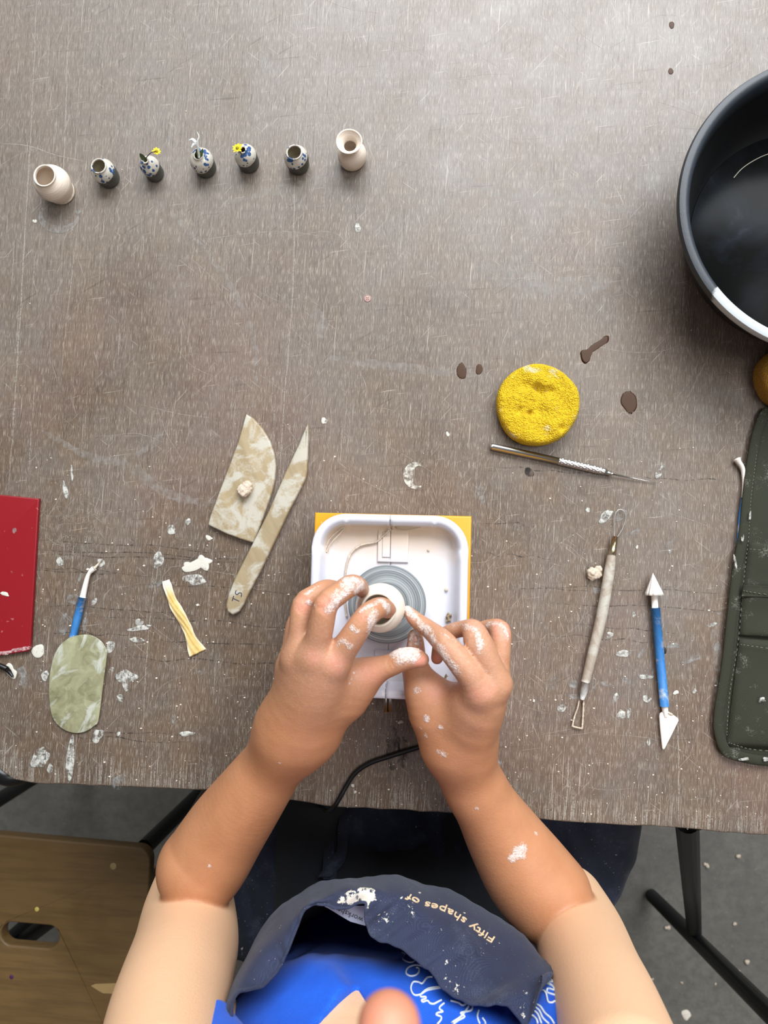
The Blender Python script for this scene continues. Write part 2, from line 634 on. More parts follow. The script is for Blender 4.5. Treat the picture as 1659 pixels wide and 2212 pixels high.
sepc = mk_.n('ShaderNodeSeparateColor'); mk_.t.links.new(va, sepc.inputs[0])
c = mk_.ramp(mk_.noise(co, 60, 4, .6, 1.5), (.3, S(112, 110, 80)), (.7, S(158, 158, 126)))
c = mk_.mix(mk_.math('MULTIPLY', sepc.outputs[0], .5), c, S(178, 178, 146))
c = mk_.mix(mk_.ramp(mk_.noise(mk_.coord((1, .5, 1), .6), 55, 4, .6, 1.2), (.55, 0.0), (.66, .8)), c, S(196, 200, 190))
mk_.set('col', c)
mk_.set('coat', .5)
M['rib'] = mk_.m
M['wet'] = N('wet_wood', col=S(72, 48, 32), rough=.5, spec=.25).m
mst = N('black_stain', col=S(14, 13, 15), rough=.6)
mst.set('alpha', mst.ramp(mst.noise(mst.coord((1, .35, 1), GR), 260, 4, .6), (.40, 0.0), (.70, .65)))
M['stain'] = mst.m
M['rubber'] = simple('black_cord_rubber', S(14, 14, 15), .4)
M['eye'] = simple('eye_white', S(230, 226, 220), .2)
M['hair'] = m_clay('dark_hair', S(26, 20, 18), S(44, 34, 28), .5, 400)
M['lip'] = simple('lips', S(170, 96, 88), .5)

# ================================================================ SETTING
FZ = -0.74


def box(x0, x1, y0, y1, z0, z1):
    vs = [(x, y, z) for z in (z0, z1) for y in (y0, y1) for x in (x0, x1)]
    return vs, [(0, 2, 3, 1), (4, 5, 7, 6), (0, 1, 5, 4), (2, 6, 7, 3), (0, 4, 6, 2), (1, 3, 7, 5)]


tag(mk('floor', *box(-3, 3, -2.5, 3.2, FZ - .05, FZ), M['floor'], smooth=False, loc=(0, 0, FZ)), kind='structure')

tag(mk('shade_wall_left', *box(-1.6, -1.5, -1.9, 3.2, FZ, 2.3), M['wall'], smooth=False, loc=(-1.5, 0, FZ)), kind='structure')  # unseen wall, added to cut ambient light at the lower left
tag(mk('shade_wall_back', *box(-1.6, 3, -2.0, -1.9, FZ, 2.3), M['wall'], smooth=False, loc=(0, -1.9, FZ)), kind='structure')  # unseen wall behind the sitter, added to darken the near side

# ================================================================ TABLE
edge_px = [(1980, 1828), (1659, 1805), (1400, 1785), (1200, 1774), (1000, 1758), (850, 1750), (700, 1741), (600, 1726), (450, 1708),
           (200, 1697), (70, 1692), (30, 1684), (2, 1666), (-12, 1640), (-20, 1600), (-24, 1200), (10, -900), (2100, -760)]
pts = []
rr = random.Random(3)
for a, b in zip(edge_px, edge_px[1:] + edge_px[:1]):
    pa, pb = P(*a), P(*b)
    n = max(1, int((pb - pa).length / .012))
    for i in range(n):
        q = pa.lerp(pb, i / n)
        j = .0006 if a[1] > 1600 and b[1] > 1600 else 0
        pts.append((q.x + rr.uniform(-j, j), q.y + rr.uniform(-j, j)))
table = thing('work_table', 'scratched brown plywood work table under all the pottery tools', 'table', (0, 0, 0))
slab('table_top', pts, -.018, 0, M['table'], table, bev=.0015)


def bar(name, a, b, r, mat, parent, seg=14, flat=1.0):
    return mk(name, *tube([Vector(a), Vector(a).lerp(Vector(b), .5), Vector(b)], r, seg, True, flat), mat, parent)


# steel trestle under the right end, and the leg under the left front corner
la, lb = P(1484, 1775, -.04), P(1500, 2015, -.52)
fa, fb = P(1408, 1935, FZ + .012), P(1700, 2226, -.21)
bar('leg', la, lb, .0105, M['black'], table)
bar('leg', fa, fb, .0115, M['black'], table)
bar('frame_rail', (la.x, la.y, -.03), (la.x + .05, la.y + .75, -.03), .0105, M['black'], table)
bar('leg', (la.x + .05, la.y + .75, -.03), (la.x + .07, la.y + .78, FZ + .012), .0105, M['black'], table)
ca, cb = P(470, 1690, -.03), P(300, 1955, -.55)
bar('leg', ca, cb, .0095, M['black'], table)
c0 = [P(-60, 1560, -.03), P(-22, 1640, -.03), P(-6, 1662, -.03), P(14, 1676, -.03), P(40, 1676, -.034), P(60, 1660, -.036)]
mk('frame_corner', *tube([Vector(q) for q in crom(c0, 30)], .009, 12), M['black_plastic'], table)
bar('leg', P(-250, 1500, -.03), P(-190, 1500, FZ + .012), .0105, M['black'], table)


# ---------------- marks worn into or dried onto the table
def blob(u, v, w, h, ang=0, seed=0, n=26, rough=.25, z=.00012):
    r_ = random.Random(seed * 31 + int(u) * 7 + int(v))
    ph = [r_.uniform(0, 6.28) for _ in range(5)]
    am = [r_.uniform(.3, 1) * rough / (k + 1) for k in range(5)]
    out = []
    ca_, sa_ = math.cos(math.radians(ang)), math.sin(math.radians(ang))
    for i in range(n):
        t = 2 * math.pi * i / n
        s = 1 + sum(am[k] * math.sin((k + 2) * t + ph[k]) for k in range(5))
        x, y = w / 2 * math.cos(t) * s, h / 2 * math.sin(t) * s
        out.append(P(u + x * ca_ + y * sa_, v - x * sa_ + y * ca_, z))
    return out


def low_relief(name, out, mat, parent, th=.00025, **kw):
    """thin raised patch with a rounded edge"""
    n = len(out)
    c = sum(out, Vector()) / n
    vs = [Vector((p.x, p.y, p.z)) for p in out]
    ins = [c + (p - c) * .86 for p in out]
    ins2 = [c + (p - c) * .45 for p in out]
    vs += [Vector((p.x, p.y, c.z + th)) for p in ins] + [Vector((p.x, p.y, c.z + th * 1.2)) for p in ins2] + [Vector((c.x, c.y, c.z + th * 1.25))]
    fs = []
    for r0 in range(2):
        for i in range(n):
            a, b = r0 * n + i, r0 * n + (i + 1) % n
            fs.append((a, b, b + n, a + n))
    fs += [(2 * n + i, 2 * n + (i + 1) % n, 3 * n) for i in range(n)]
    fs.append(tuple(range(n))[::-1])
    return mk(name, vs, fs, mat, parent, **kw)


SM = [  # u, v, w, h, angle, material
    (155, 1022, 7, 30, 5, 0), (141, 1060, 12, 36, 5, 0), (370, 1145, 22, 20, -20, 0), (406, 1127, 12, 14, 0, 0), (451, 1162, 16, 10, -10, 2),
    (342, 1210, 24, 36, -15, 0), (425, 1220, 62, 24, 15, 2), (440, 1216, 26, 30, 20, 2), (404, 1225, 26, 18, 0, 2), (420, 1252, 54, 22, 3, 0),
    (334, 1260, 46, 18, 18, 1), (129, 1213, 16, 20, 10, 0), (204, 1300, 10, 18, -20, 0), (157, 1294, 24, 26, 0, 1), (140, 1348, 30, 44, -20, 1),
    (82, 1407, 27, 32, 0, 2), (23, 1450, 26, 30, 30, 2), (47, 1452, 22, 26, 0, 1), (48, 1470, 22, 26, 0, 1), (300, 1345, 20, 16, 30, 0),
    (302, 1357, 50, 12, 5, 0), (296, 1382, 32, 12, -10, 0), (238, 1398, 22, 26, -35, 0), (97, 1460, 16, 24, -25, 0), (272, 1462, 44, 30, -10, 0),
    (270, 1480, 12, 30, 10, 0), (242, 1446, 9, 10, 0, 0), (260, 1508, 16, 15, 0, 0), (430, 1454, 14, 16, 0, 1), (210, 1590, 26, 28, -30, 0),
    (256, 1585, 10, 9, 0, 0), (403, 1585, 34, 11, 8, 0), (375, 1555, 9, 22, -8, 1), (86, 1638, 34, 52, -28, 0), (152, 1640, 20, 90, -8, 0),
    (108, 1660, 12, 24, -15, 0), (257, 1688, 32, 30, 0, 1), (184, 1345, 14, 40, -8, 1), (218, 1216, 20, 16, -30, 0), (172, 1248, 8, 20, -10, 1),
    (773, 494, 16, 20, 0, 0), (366, 305, 13, 14, 0, 1), (75, 478, 9, 9, 0, 2), (700, 909, 12, 16, 20, 2), (967, 938, 8, 10, 0, 2),
    (1425, 1020, 16, 30, -20, 0), (1403, 1013, 13, 13, 0, 1), (1308, 1116, 38, 20, 35, 0), (1340, 1113, 30, 26, 0, 1), (1372, 1150, 22, 13, 10, 1),
    (1448, 1172, 20, 44, -8, 1), (1288, 1276, 14, 20, -25, 1), (1317, 1372, 20, 12, 15, 0), (1346, 1412, 28, 18, 20, 0), (1369, 1328, 10, 11, 0, 0),
    (1384, 1413, 12, 20, -25, 1), (1456, 1395, 34, 12, 10, 1), (1494, 1424, 42, 16, 15, 1), (1538, 1350, 26, 8, 12, 0), (1549, 1397, 20, 20, 0, 1),
    (1354, 1471, 20, 16, 0, 1), (1395, 1462, 32, 12, -5, 0), (1191, 1478, 20, 36, -25, 1), (1238, 1478, 26, 16, 0, 1), (1282, 1480, 12, 22, 10, 1),
    (1309, 1478, 26, 12, -25, 1), (1213, 1530, 18, 20, 0, 0), (1460, 1496, 12, 10, 0, 2), (1330, 1507, 14, 18, 0, 0), (1342, 1544, 20, 22, 0, 0),
    (1358, 1540, 10, 24, -15, 0), (1397, 1510, 22, 14, 0, 0), (1401, 1604, 8, 18, -5, 0), (1240, 1505, 26, 12, 0, 1), (1500, 1493, 10, 10, 0, 0),
    (1038, 1067, 18, 44, 25, 1), (1075, 1635, 16, 40, 18, 1), (865, 1560, 11, 8, 0, 2), (1270, 1102, 12, 10, 0, 0), (1376, 1182, 6, 8, 0, 2),
    (1117, 1140, 14, 10, 0, 1), (1553, 1325, 10, 8, 0, 1), (762, 1697, 7, 8, 0, 2), (767, 1711, 6, 6, 0, 2), (802, 1555, 12, 8, 80, 1)]
for i, (u, v, w, h, a, k) in enumerate(SM):
    low_relief('clay_smear', blob(u, v, w, h, a, i), (M['smear'], M['smear_thin'], M['smear_solid'])[k], table)
# crescent print of a pot foot
arc = [P(897 + 26 * math.cos(t), 1027 + 29 * math.sin(t), .0002) for t in np.linspace(math.radians(60), math.radians(300), 26)]
arc += [P(905 + 14 * math.cos(t), 1028 + 22 * math.sin(t), .0002) for t in np.linspace(math.radians(290), math.radians(70), 20)]
cc = sum(arc, Vector()) / len(arc)
n_ = len(arc)
mk('clay_smear', arc + [p + Vector((0, 0, .0002)) for p in arc], [tuple(range(n_, 2 * n_))] + [(i, (i + 1) % n_, (i + 1) % n_ + n_, i + n_) for i in range(n_)], M['smear'], table, smooth=False)
# ring left by a wet foot beside the leftmost vase
ring = [P(128 + 40 * math.cos(t) * (1 + .05 * math.sin(3 * t)), 462 + 34 * math.sin(t), .00015) for t in np.linspace(.1, math.pi * 1.12, 40)]
mk('clay_smear', *tube(ring, [.0012 + .0028 * math.sin(i / 39 * 3.14) for i in range(40)], 8, True, .06), M['smear_thin'], table)
low_relief('clay_smear', blob(175, 452, 30, 16, 25, 5), M['smear_thin'], table)
for (u, v, w, h, a, sd) in ((1143, 1020, 20, 20, 0, 1), (1430, 1406, 20, 18, 10, 2)):
    low_relief('dark_stain', blob(u, v, w, h, a, sd, rough=.15), M['stain'], table, .00006)

# scratches, cracks and hazy wipe marks: uncountable, one part


def edge_v(u):
    xs = [p[0] for p in edge_px[:13]][::-1]
    ys = [p[1] for p in edge_px[:13]][::-1]
    return np.interp(u, xs, ys)


def ribbon(px, wd, z=.0001, jit=0.0, sd=0, taper=True):
    px = [(p_[0], min(p_[1], edge_v(p_[0]) - 3 - 2 * (k_ == 0))) for k_, p_ in enumerate(px)]
    r_ = random.Random(sd)
    q = crom(px, max(8, int(len(px) * 10)))
    vs, fs = [], []
    n = len(q)
    for i in range(n):
        t = q[min(i + 1, n - 1)] - q[max(i - 1, 0)]
        t = t / (np.linalg.norm(t) + 1e-9)
        w = wd * (math.sin(math.pi * (i + .5) / n) ** .5 if taper else 1) * r_.uniform(.6, 1.2) / 2
        x, y = q[i][0] + r_.uniform(-jit, jit), q[i][1] + r_.uniform(-jit, jit)
        vs += [P(x - t[1] * w, y + t[0] * w, z), P(x, y, z + .0001), P(x + t[1] * w, y - t[0] * w, z)]
        if i:
            a = 3 * (i - 1)
            fs += [(a, a + 1, a + 4, a + 3), (a + 1, a + 2, a + 5, a + 4)]
    return vs, fs


rib = []
rib += [ribbon([(80, -20), (68, 250), (48, 600), (30, 900), (18, 1060)], 2.6, jit=.8, sd=1),
        ribbon([(657, -20), (648, 200), (636, 400), (632, 640), (612, 900), (590, 1330)], 2.6, jit=.8, sd=2),
        ribbon([(150, -20), (140, 300), (132, 420)], 1.8, jit=.8, sd=3),
        ribbon([(170, 470), (150, 640), (132, 800)], 1.5, jit=.6, sd=4),
        ribbon([(1250, -20), (1246, 120), (1240, 260)], 1.6, jit=.6, sd=5),
        ribbon([(360, 1060), (340, 1230), (318, 1400), (305, 1690)], 1.8, jit=.6, sd=6),
        ribbon([(1462, 1500), (1466, 1640), (1466, 1780)], 3, jit=.6, sd=61),
        ribbon([(1228, 1630), (1226, 1700), (1220, 1770)], 4, jit=.6, sd=62)]
for px_, w in (([(940, 350), (970, 430), (1020, 520), (1080, 600), (1240, 584), (1420, 575)], 1.4), ([(540, 540), (700, 500), (760, 540), (800, 610)], 1.2),
               ([(0, 310), (60, 315), (120, 335), (190, 350)], 2), ([(960, 900), (1100, 880), (1200, 895), (1370, 897)], 1.4),
               ([(1560, 720), (1520, 790), (1480, 870), (1465, 905)], 1.6), ([(1230, 730), (1330, 757), (1420, 760), (1480, 740)], 1.4),
               ([(820, 80), (900, 110), (990, 170), (1060, 150)], 1.4), ([(1180, 1170), (1230, 1180), (1262, 1230), (1256, 1340), (1180, 1390)], 1.2),
               ([(420, 520), (600, 500), (740, 520)], 1.5), ([(960, 1210), (1040, 1215), (1090, 1190), (1130, 1160)], 1.2)):
    rib.append(ribbon(px_, w, jit=.3, sd=len(rib)))
r2 = random.Random(12)
for k in range(430):
    v = r2.uniform(-30, 1760)
    u = r2.uniform(-10, 1660)
    L = r2.uniform(15, 120) * (1.6 if v < 500 else 1)
    rib.append(ribbon([(u, v), (u - .03 * L, v + L * .5), (u - .058 * L, v + L)], r2.uniform(.7, 1.5), jit=.4, sd=k + 100))
for k in range(170):
    v = r2.uniform(-30, 1250) if k < 140 else r2.uniform(1200, 1700)
    u = r2.uniform(-10, 1660)
    L = r2.uniform(30, 190)
    a = r2.uniform(-1.2, 1.2) + (math.pi if r2.random() < .5 else 0)
    c_ = r2.uniform(-.25, .25)
    rib.append(ribbon([(u, v), (u + L * .5 * math.cos(a), v + L * .5 * math.sin(a)), (u + L * math.cos(a + c_), v + L * math.sin(a + c_))], r2.uniform(.6, 1.1), jit=.2, sd=k + 900))
for k in range(60):     # curled scratches near the red board
    u, v, r_ = r2.uniform(110, 240), r2.uniform(1090, 1200), r2.uniform(12, 40)
    a0 = r2.uniform(0, 6.28)
    rib.append(ribbon([(u + r_ * math.cos(a0 + t), v + .6 * r_ * math.sin(a0 + t)) for t in (0, .6, 1.2, 1.8)], .7, jit=.1, sd=k + 1500))
edge_l = []
for k in range(420):    # bleached grain along the front edge
    u = r2.uniform(0, 1655)
    ve = np.interp(u, [p[0] for p in edge_px[:13][::-1]], [p[1] for p in edge_px[:13][::-1]])
    L = r2.uniform(12, 70)
    edge_l.append(ribbon([(u + .058 * L, ve - L - 2), (u + .03 * L, ve - L * .5), (u, ve - 3)], r2.uniform(.8, 2.0), jit=.3, sd=k + 2000))
tag(mk('surface_scratches', *merge(rib + edge_l), M['line'], table), kind='stuff')
hz = [ribbon([(330, 430), (400, 490), (480, 590), (530, 680), (552, 770), (545, 880)], 15, sd=5),
      ribbon([(90, 930), (190, 985), (275, 1005), (350, 1060), (440, 1085), (590, 1088)], 22, sd=6),
      ribbon([(920, 370), (1040, 405), (1150, 425), (1280, 440), (1420, 470)], 26, sd=7),
      ribbon([(480, 440), (600, 410), (700, 385), (800, 340)], 20, sd=8),
      ribbon([(700, 770), (800, 785), (920, 800), (1060, 812)], 20, sd=9),
      ribbon([(560, 120), (590, 160), (600, 185)], 16, sd=10),
      ribbon([(680, 660), (690, 700), (700, 730)], 30, sd=13),
      ribbon([(1540, 1360), (1556, 1460), (1550, 1560)], 26, sd=14),
      ribbon([(1030, 580), (1200, 620), (1330, 600)], 50, sd=15),
      ribbon([(280, 990), (330, 960), (350, 930)], 16, sd=11)]
dk = []
for k, (u0, u1, v0) in enumerate(((85, 500, 1168), (90, 560, 1184), (100, 520, 1196), (60, 330, 1232), (85, 260, 1226), (300, 660, 1262), (90, 420, 1308), (190, 700, 1328), (85, 300, 1362), (330, 600, 1380), (240, 640, 1418),
                                  (120, 420, 1572), (150, 400, 1590), (1020, 1160, 1128), (1030, 1200, 1196), (1160, 1560, 1262), (1100, 1280, 1268), (1190, 1600, 1300), (1240, 1460, 1352), (1180, 1420, 1372), (1380, 1600, 1030), (1050, 1300, 1008))):
    n_ = 7
    dk.append(ribbon([(u0 + (u1 - u0) * i / n_, v0 + (u1 - u0) * i / n_ * .055 + r2.uniform(-5, 5)) for i in range(n_ + 1)], 2.4, jit=.5, sd=k + 4000))
tag(mk('dark_grain_lines', *merge(dk), M['stain'], table), kind='stuff')
mk('dark_stain', *merge([ribbon([(846, 1568), (850, 1610), (848, 1664)], 30, jit=1, sd=3), ribbon([(866, 1590), (872, 1628), (866, 1660)], 26, jit=1, sd=4)]), M['stain'], table)
tag(mk('slip_haze', *merge(hz), M['haze'], table), kind='stuff')

# crumbs strewn over the working side
vs, fs = [], []


def crumb(u, v, s, z=.0):
    p = P(u, v, z)
    o = len(vs)
    a = r2.uniform(0, 6.28)
    e = r2.uniform(.6, 1.7)
    q = [p + Vector((s * math.cos(a + t) * e, s * math.sin(a + t), 0)) for t in (0, 1.7, 3.2, 4.7)]
    vs.extend(q + [x.lerp(p, .35) + Vector((0, 0, s * .7)) for x in q])
    fs.extend([(o + i, o + (i + 1) % 4, o + 4 + (i + 1) % 4, o + 4 + i) for i in range(4)] + [(o + 4, o + 5, o + 6, o + 7)])


for k in range(6500):
    u, v = r2.uniform(0, 1655), r2.uniform(0, 1775)
    ve = np.interp(u, [p[0] for p in edge_px[:13][::-1]], [p[1] for p in edge_px[:13][::-1]])
    dens = min(1, max(.03, (v - 850) / 500)) * (1 + .0 * u)
    if 500 < u < 1150 and v > 1450: dens = 2.2
    if abs(u - 1350) < 220 and v > 1080: dens *= 1.2
    if r2.random() * 1.7 > dens or v > ve - 4:
        continue
    crumb(u, v, (.00022 + .0007 * r2.random() ** 5) * (1.0))
for (u, v, s) in ((485, 1203, 2.5), (427, 1307, 4.2), (409, 1282, 1.6), (311, 1222, 3), (338, 1465, 3), (1153, 1514, 5), (1188, 1077, 3.4), (1257, 1082, 3.2), (1467, 1102, 2.6),
                  (1452, 1223, 2.8), (97, 1353, 2), (190, 1230, 4), (255, 1231, 2.5), (390, 1522, 2.3), (300, 1530, 1.6), (1232, 1263, 3), (410, 1178, 3), (448, 1178, 2.2),
                  (1234, 1321, 2.4), (1207, 1334, 2.2), (1283, 1530, 2.4), (1200, 1512, 2.8), (1444, 1588, 3), (1400, 1700, 2.4), (1342, 1540, 3)):
    crumb(u, v, R(s) * .8)
tag(mk('clay_crumbs', vs, fs, M['crumb'], None, smooth=False, loc=(0, -.05, 0)), 'tiny pale clay crumbs strewn over the brown table around the wheel', 'crumbs', kind='stuff')

# water drops
for (u, v, w, h, a, lab) in (
        (997, 802, 23, 30, 0, 'larger of the two dark water drops left of the yellow sponge'),
        (1035, 798, 15, 22, 0, 'smaller of the two dark water drops left of the yellow sponge'),
        (1359, 868, 37, 42, 0, 'large round dark water drop on the table right of the yellow sponge'),
        (1451, 54, 11, 15, 0, 'upper of two tiny dark drops near the far right of the table'),
        (1449, 154, 11, 13, 0, 'lower of two tiny dark drops near the far right, left of the black basin')):
    bq = blob(u, v, w, h, a, 3, 64, .1)
    pc_ = P(u, v, 0)
    for q_ in bq:       # the drop creeps along the grain
        e_ = abs(q_.y - pc_.y) / (R(h) / 2)
        if e_ > .6: q_.y += math.copysign(R(h) * .5 * r2.uniform(-.06, .30) * (e_ - .5), q_.y - pc_.y)
    tag(low_relief('water_drop', bq, M['wet'], None, .00012), lab, 'water drop')
q = [P(*p, .0001) for p in ((1253, 762), (1258, 756), (1268, 755), (1280, 744), (1296, 735), (1306, 726), (1315, 726), (1314, 738), (1302, 746), (1288, 756), (1276, 764), (1274, 778), (1264, 786), (1256, 778))]
q = [Vector(p) for p in crom(q + [q[0]], 44)[:-1]]
tag(low_relief('water_drop', q, M['wet'], None, .00012), 'comma shaped streak of water with a tail pointing up right', 'water drop')
# little round sticker
st = thing('round_sticker', 'tiny round pinkish sticker with a dark pattern stuck on the table', 'sticker', P(794, 645, 0))
mk('sticker_disc', *lathe([(R(8), 0), (R(8), .0002), (R(7.6), .0003)], P(794, 645, 0), 24), simple('pink_paper', S(186, 160, 150), .6), st)
mk('printed_ring', *merge([tube([P(794 + r_ * math.cos(t), 645 + r_ * math.sin(t), .0003) for t in np.linspace(0, 6.28, 25)], .00018, 6) for r_ in (6.8, 3.4)]
   + [tube([P(794 + 5 * math.cos(t), 645 + 5 * math.sin(t), .0003), P(794 - 5 * math.cos(t), 645 - 5 * math.sin(t), .0003)], .00015, 6) for t in (.8, 2.3)]), simple('red_print', S(120, 60, 60), .6), st)

# ================================================================ RED BOARD, WIRE END
red = thing('red_board', 'red painted board with clay on its edge at the left of the table', 'board', P(0, 1240, 0))
ro = pxo([(-240, 1046), (85, 1077), (84, 1084), (66, 1400), (60, 1407), (-10, 1418), (-260, 1424)], .004)
slab('board', ro, .0004, .0045, M['red'], red, bev=.0012)
slab('clay_edge', pxo([(-260, 1412), (-10, 1408), (30, 1401), (62, 1396), (62, 1403), (20, 1411), (-10, 1416), (-260, 1422)], .005, 60), .0046, .0049, M['smear_pink'], red, bev=.0001)
low_relief('clay_smear', blob(10, 1283, 22, 8, -10, 2, z=.0047), M['smear_solid'], red)
low_relief('clay_smear', blob(31, 1146, 8, 14, 0, 2, z=.0047), M['smear_thin'], red)
plug = thing('jack_plug', 'black cable end lying on a clay spot at the left table edge', 'cable', P(8, 1440, 0))
cpts = [P(-60, 1410, .004), P(-20, 1430, .004), P(4, 1440, .004), P(15, 1445, .0035)]
mk('cord', *tube([Vector(x) for x in crom(cpts, 14)], .0024, 12), M['rubber'], plug)
mk('tip', *tube([P(13, 1444, .0036), P(20, 1451, .003), P(28, 1462, .002)], [.0026, .002, .001], 12), M['black_plastic'], plug)

# ================================================================ VASES


def vase(px, h, prof, mat, label, seed=0, wob=.01, group=None):
    """prof: outer (r_mm, z_fraction) from foot to lip; walls 1.4 mm thick, hollow"""
    c = P(px[0], px[1], 0)
    c.z = .0003
    out = crom(prof, 26)
    pr = [(r_ * .001, z * h * .001) for r_, z in out]
    lip = pr[-1]
    th = .0013
    pr += [(lip[0] - th * .35, lip[1] + .0004), (lip[0] - th, lip[1])]
    inner = [(max(r_ - th, .001), z) for r_, z in pr[:26][::-1] if z > .003 and z < lip[1] - .0004]
    pr += inner + [(.001, .0028)]
    root = thing('mini_vase', label, 'vase', c, group)
    o = mk('vase_body', *lathe([(.0008, 0.0)] + pr, c, 56, wob, seed), mat, root)
    if mat is not M['bisque']:
        o.data.materials.append(M['glaze_in'])
        for f_ in o.data.polygons:
            if f_.index // 56 > 28: f_.material_index = 1
    return root, c


B = M['bisque']
M['glaze_in'] = simple('grey_glaze_inside', S(176, 166, 144), .4)
K_ = 1.12


def up(pr, k=1.12):
    return [(a_ * k, b_) for a_, b_ in pr]


v1, _ = vase((133, 415), 30, [(11, 0), (12.2, .03), (14, .18), (16.2, .42), (16.8, .55), (15.2, .74), (12, .87), (10.3, .93), (10.6, 1)], B,
             'unglazed cream mini vase with wide open mouth, leftmost of the row', 1)
mk('ragged_foot', *lathe([(.0118, 0), (.0136, .0006), (.0134, .002), (.0118, .0024)], P(133, 415, 0) + Vector((0, 0, .0003)), 40, .035, 2.), M['lump'], v1)
vase((237, 386), 22.5, up([(8.2, 0), (9.3, .05), (9.8, .3), (10.3, .5), (10, .68), (8.3, .84), (6.7, .93), (6.6, 1)]), m_glaze(0.0125, 0.13),
     'white and grey mini vase with dense blue dots, second from the left', 2)
vase((336, 376), 24.5, up([(7.2, 0), (7.8, .05), (7.9, .3), (8.4, .52), (7.8, .68), (5.2, .82), (2.9, .9), (2.7, .96), (3.3, 1)]), m_glaze(0.0122, 0.47),
     'slim necked speckled mini vase holding a dark leaf and small yellow flower', 3, .02)
vase((446, 364), 23, up([(8, 0), (9, .05), (9.4, .3), (10, .5), (9.6, .7), (7.6, .86), (4.9, .95), (4.3, 1)]), m_glaze(0.0115, 0.83),
     'speckled mini vase with a narrow mouth holding a white flower', 4, .025)
vase((539, 354), 23.5, up([(7.8, 0), (8.8, .05), (9, .3), (9.3, .5), (8.7, .7), (6.5, .86), (3.6, .96), (3.2, 1)]), m_glaze(0.0125, 1.21),
     'domed speckled mini vase with a yellow daisy over its mouth', 5, .015)
vase((646, 358), 22.5, up([(7.8, 0), (8.8, .05), (9.4, .3), (10, .5), (9.6, .7), (8, .86), (6.6, .95), (6.6, 1)]), m_glaze(0.0135, 1.67),
     'speckled mini vase with empty round mouth and olive foot, second from the right', 6)
vase((763, 347), 31, [(9.5, 0), (11, .03), (12.4, .15), (13.1, .3), (12.2, .48), (8.4, .66), (6.6, .75), (8, .86), (11.2, .97), (11.8, 1)], B,
     'unglazed cream mini vase with flared trumpet mouth, rightmost of the row', 7, .02)

# ---- flowers


def petal(c, d, up, L, w, curl=.0, n=6):
    d, up = Vector(d).normalized(), Vector(up).normalized()
    s = d.cross(up).normalized()
    vs, fs = [], []
    for i in range(n + 1):
        t = i / n
        ww = w * math.sin(math.pi * min(1, .12 + .88 * t)) ** .7 + .0001
        q = Vector(c) + d * L * t + up * (curl * L * t * t)
        vs += [q - s * ww, q + up * ww * -.25, q + s * ww]
        if i:
            a = 3 * (i - 1)
            fs += [(a, a + 1, a + 4, a + 3), (a + 1, a + 2, a + 5, a + 4)]
    k = len(vs)
    vs += [v_ - up * .00025 for v_ in vs]
    fs += [tuple(x + k for x in f_[::-1]) for f_ in fs]
    return vs, fs


def yellow_flower(name, label, c, np_, L, w, rot, stem, tilt=(0, 0, 1), ml='petal'):
    root = thing(name, label, 'flower', stem[0])
    up = Vector(tilt).normalized()
    x = up.cross(Vector((0, 1, 0))).normalized()
    y = up.cross(x)
    for i in range(np_):
        a = rot + 2 * math.pi * i / np_ + r2.uniform(-.12, .12)
        d = x * math.cos(a) + y * math.sin(a)
        mk('petal', *petal(c, d + up * .2, up, L * r2.uniform(.8, 1.1), w, r2.uniform(-.3, .2)), M['petal'], root)
    mk('flower_centre', *lathe([(.0001, -.0012), (w * 1.5, -.0006), (w * 1.6, .0004), (w * .9, .0013), (.0001, .0016)], c, 12), M['petalc'], root)
    mk('stem', *tube([Vector(q_) for q_ in crom(stem, 14)], .0004, 6), simple('brown_stem', S(90, 70, 50), .7), root)
    return root


# white flower in vase four
wf = thing('white_flower', 'wilted white bloom with a green sheath standing in the fourth vase', 'flower', P(436, 372, .006))
for pp, ww in (([(430, 338, .024), (428, 322, .031), (427, 305, .036), (430, 295, .038), (425, 284, .040)], [.0022, .0020, .0016, .0012, .0004]),
               ([(428, 318, .031), (421, 306, .034), (415, 301, .034), (409, 303, .033)], [.0013, .0016, .0012, .0005]),
               ([(424, 306, .034), (418, 312, .033), (414, 318, .032)], [.0008, .0014, .0008])):
    q = [P(*x) for x in pp]
    mk('petal', *tube([Vector(x) for x in crom(q, 12)], list(np.interp(np.linspace(0, 1, 12), np.linspace(0, 1, len(ww)), ww)), 10, True, .5), M['white_petal'], wf)
for a, b in (((431, 345, .018), (424, 322, .030)), ((431, 346, .018), (439, 321, .031))):
    pa, pb = P(*a), P(*b)
    mk('leaf', *petal(pa, pb - pa, (0, -.3, 1), (pb - pa).length, .0016, .05), M['leaf'], wf)
mk('stem', *tube([P(431, 345, .019), P(438, 358, .012), P(443, 363, .004)], .0009, 8), M['leaf'], wf)
yellow_flower('yellow_daisy', 'open yellow daisy lying over the mouth of the fifth vase', P(513, 320, .029), 9, .0052, .0011, .3,
              [P(536, 352, .006), P(526, 338, .02), P(518, 326, .026), P(513, 320, .0285)], (-.15, .1, 1))
yellow_flower('yellow_blossom', 'small drooping yellow flower hanging beside the third vase', P(338, 327, .029), 8, .0042, .001, .1,
              [P(330, 372, .006), P(318, 350, .021), P(316, 341, .026), P(326, 330, .031), P(336, 327, .03)], (.5, .2, 1))
lf = thing('dark_leaf', 'small dark green leaf sticking out of the third vase', 'leaf', P(330, 372, .006))
pa, pb = P(315, 349, .022), P(302, 332, .031)
mk('leaf_blade', *petal(pa, pb - pa, (.2, -.2, 1), (pb - pa).length, .0021, .1), M['darkleaf'], lf)
mk('stem', *tube([P(330, 372, .006), P(317, 352, .020), pa], .0005, 6), M['darkleaf'], lf)

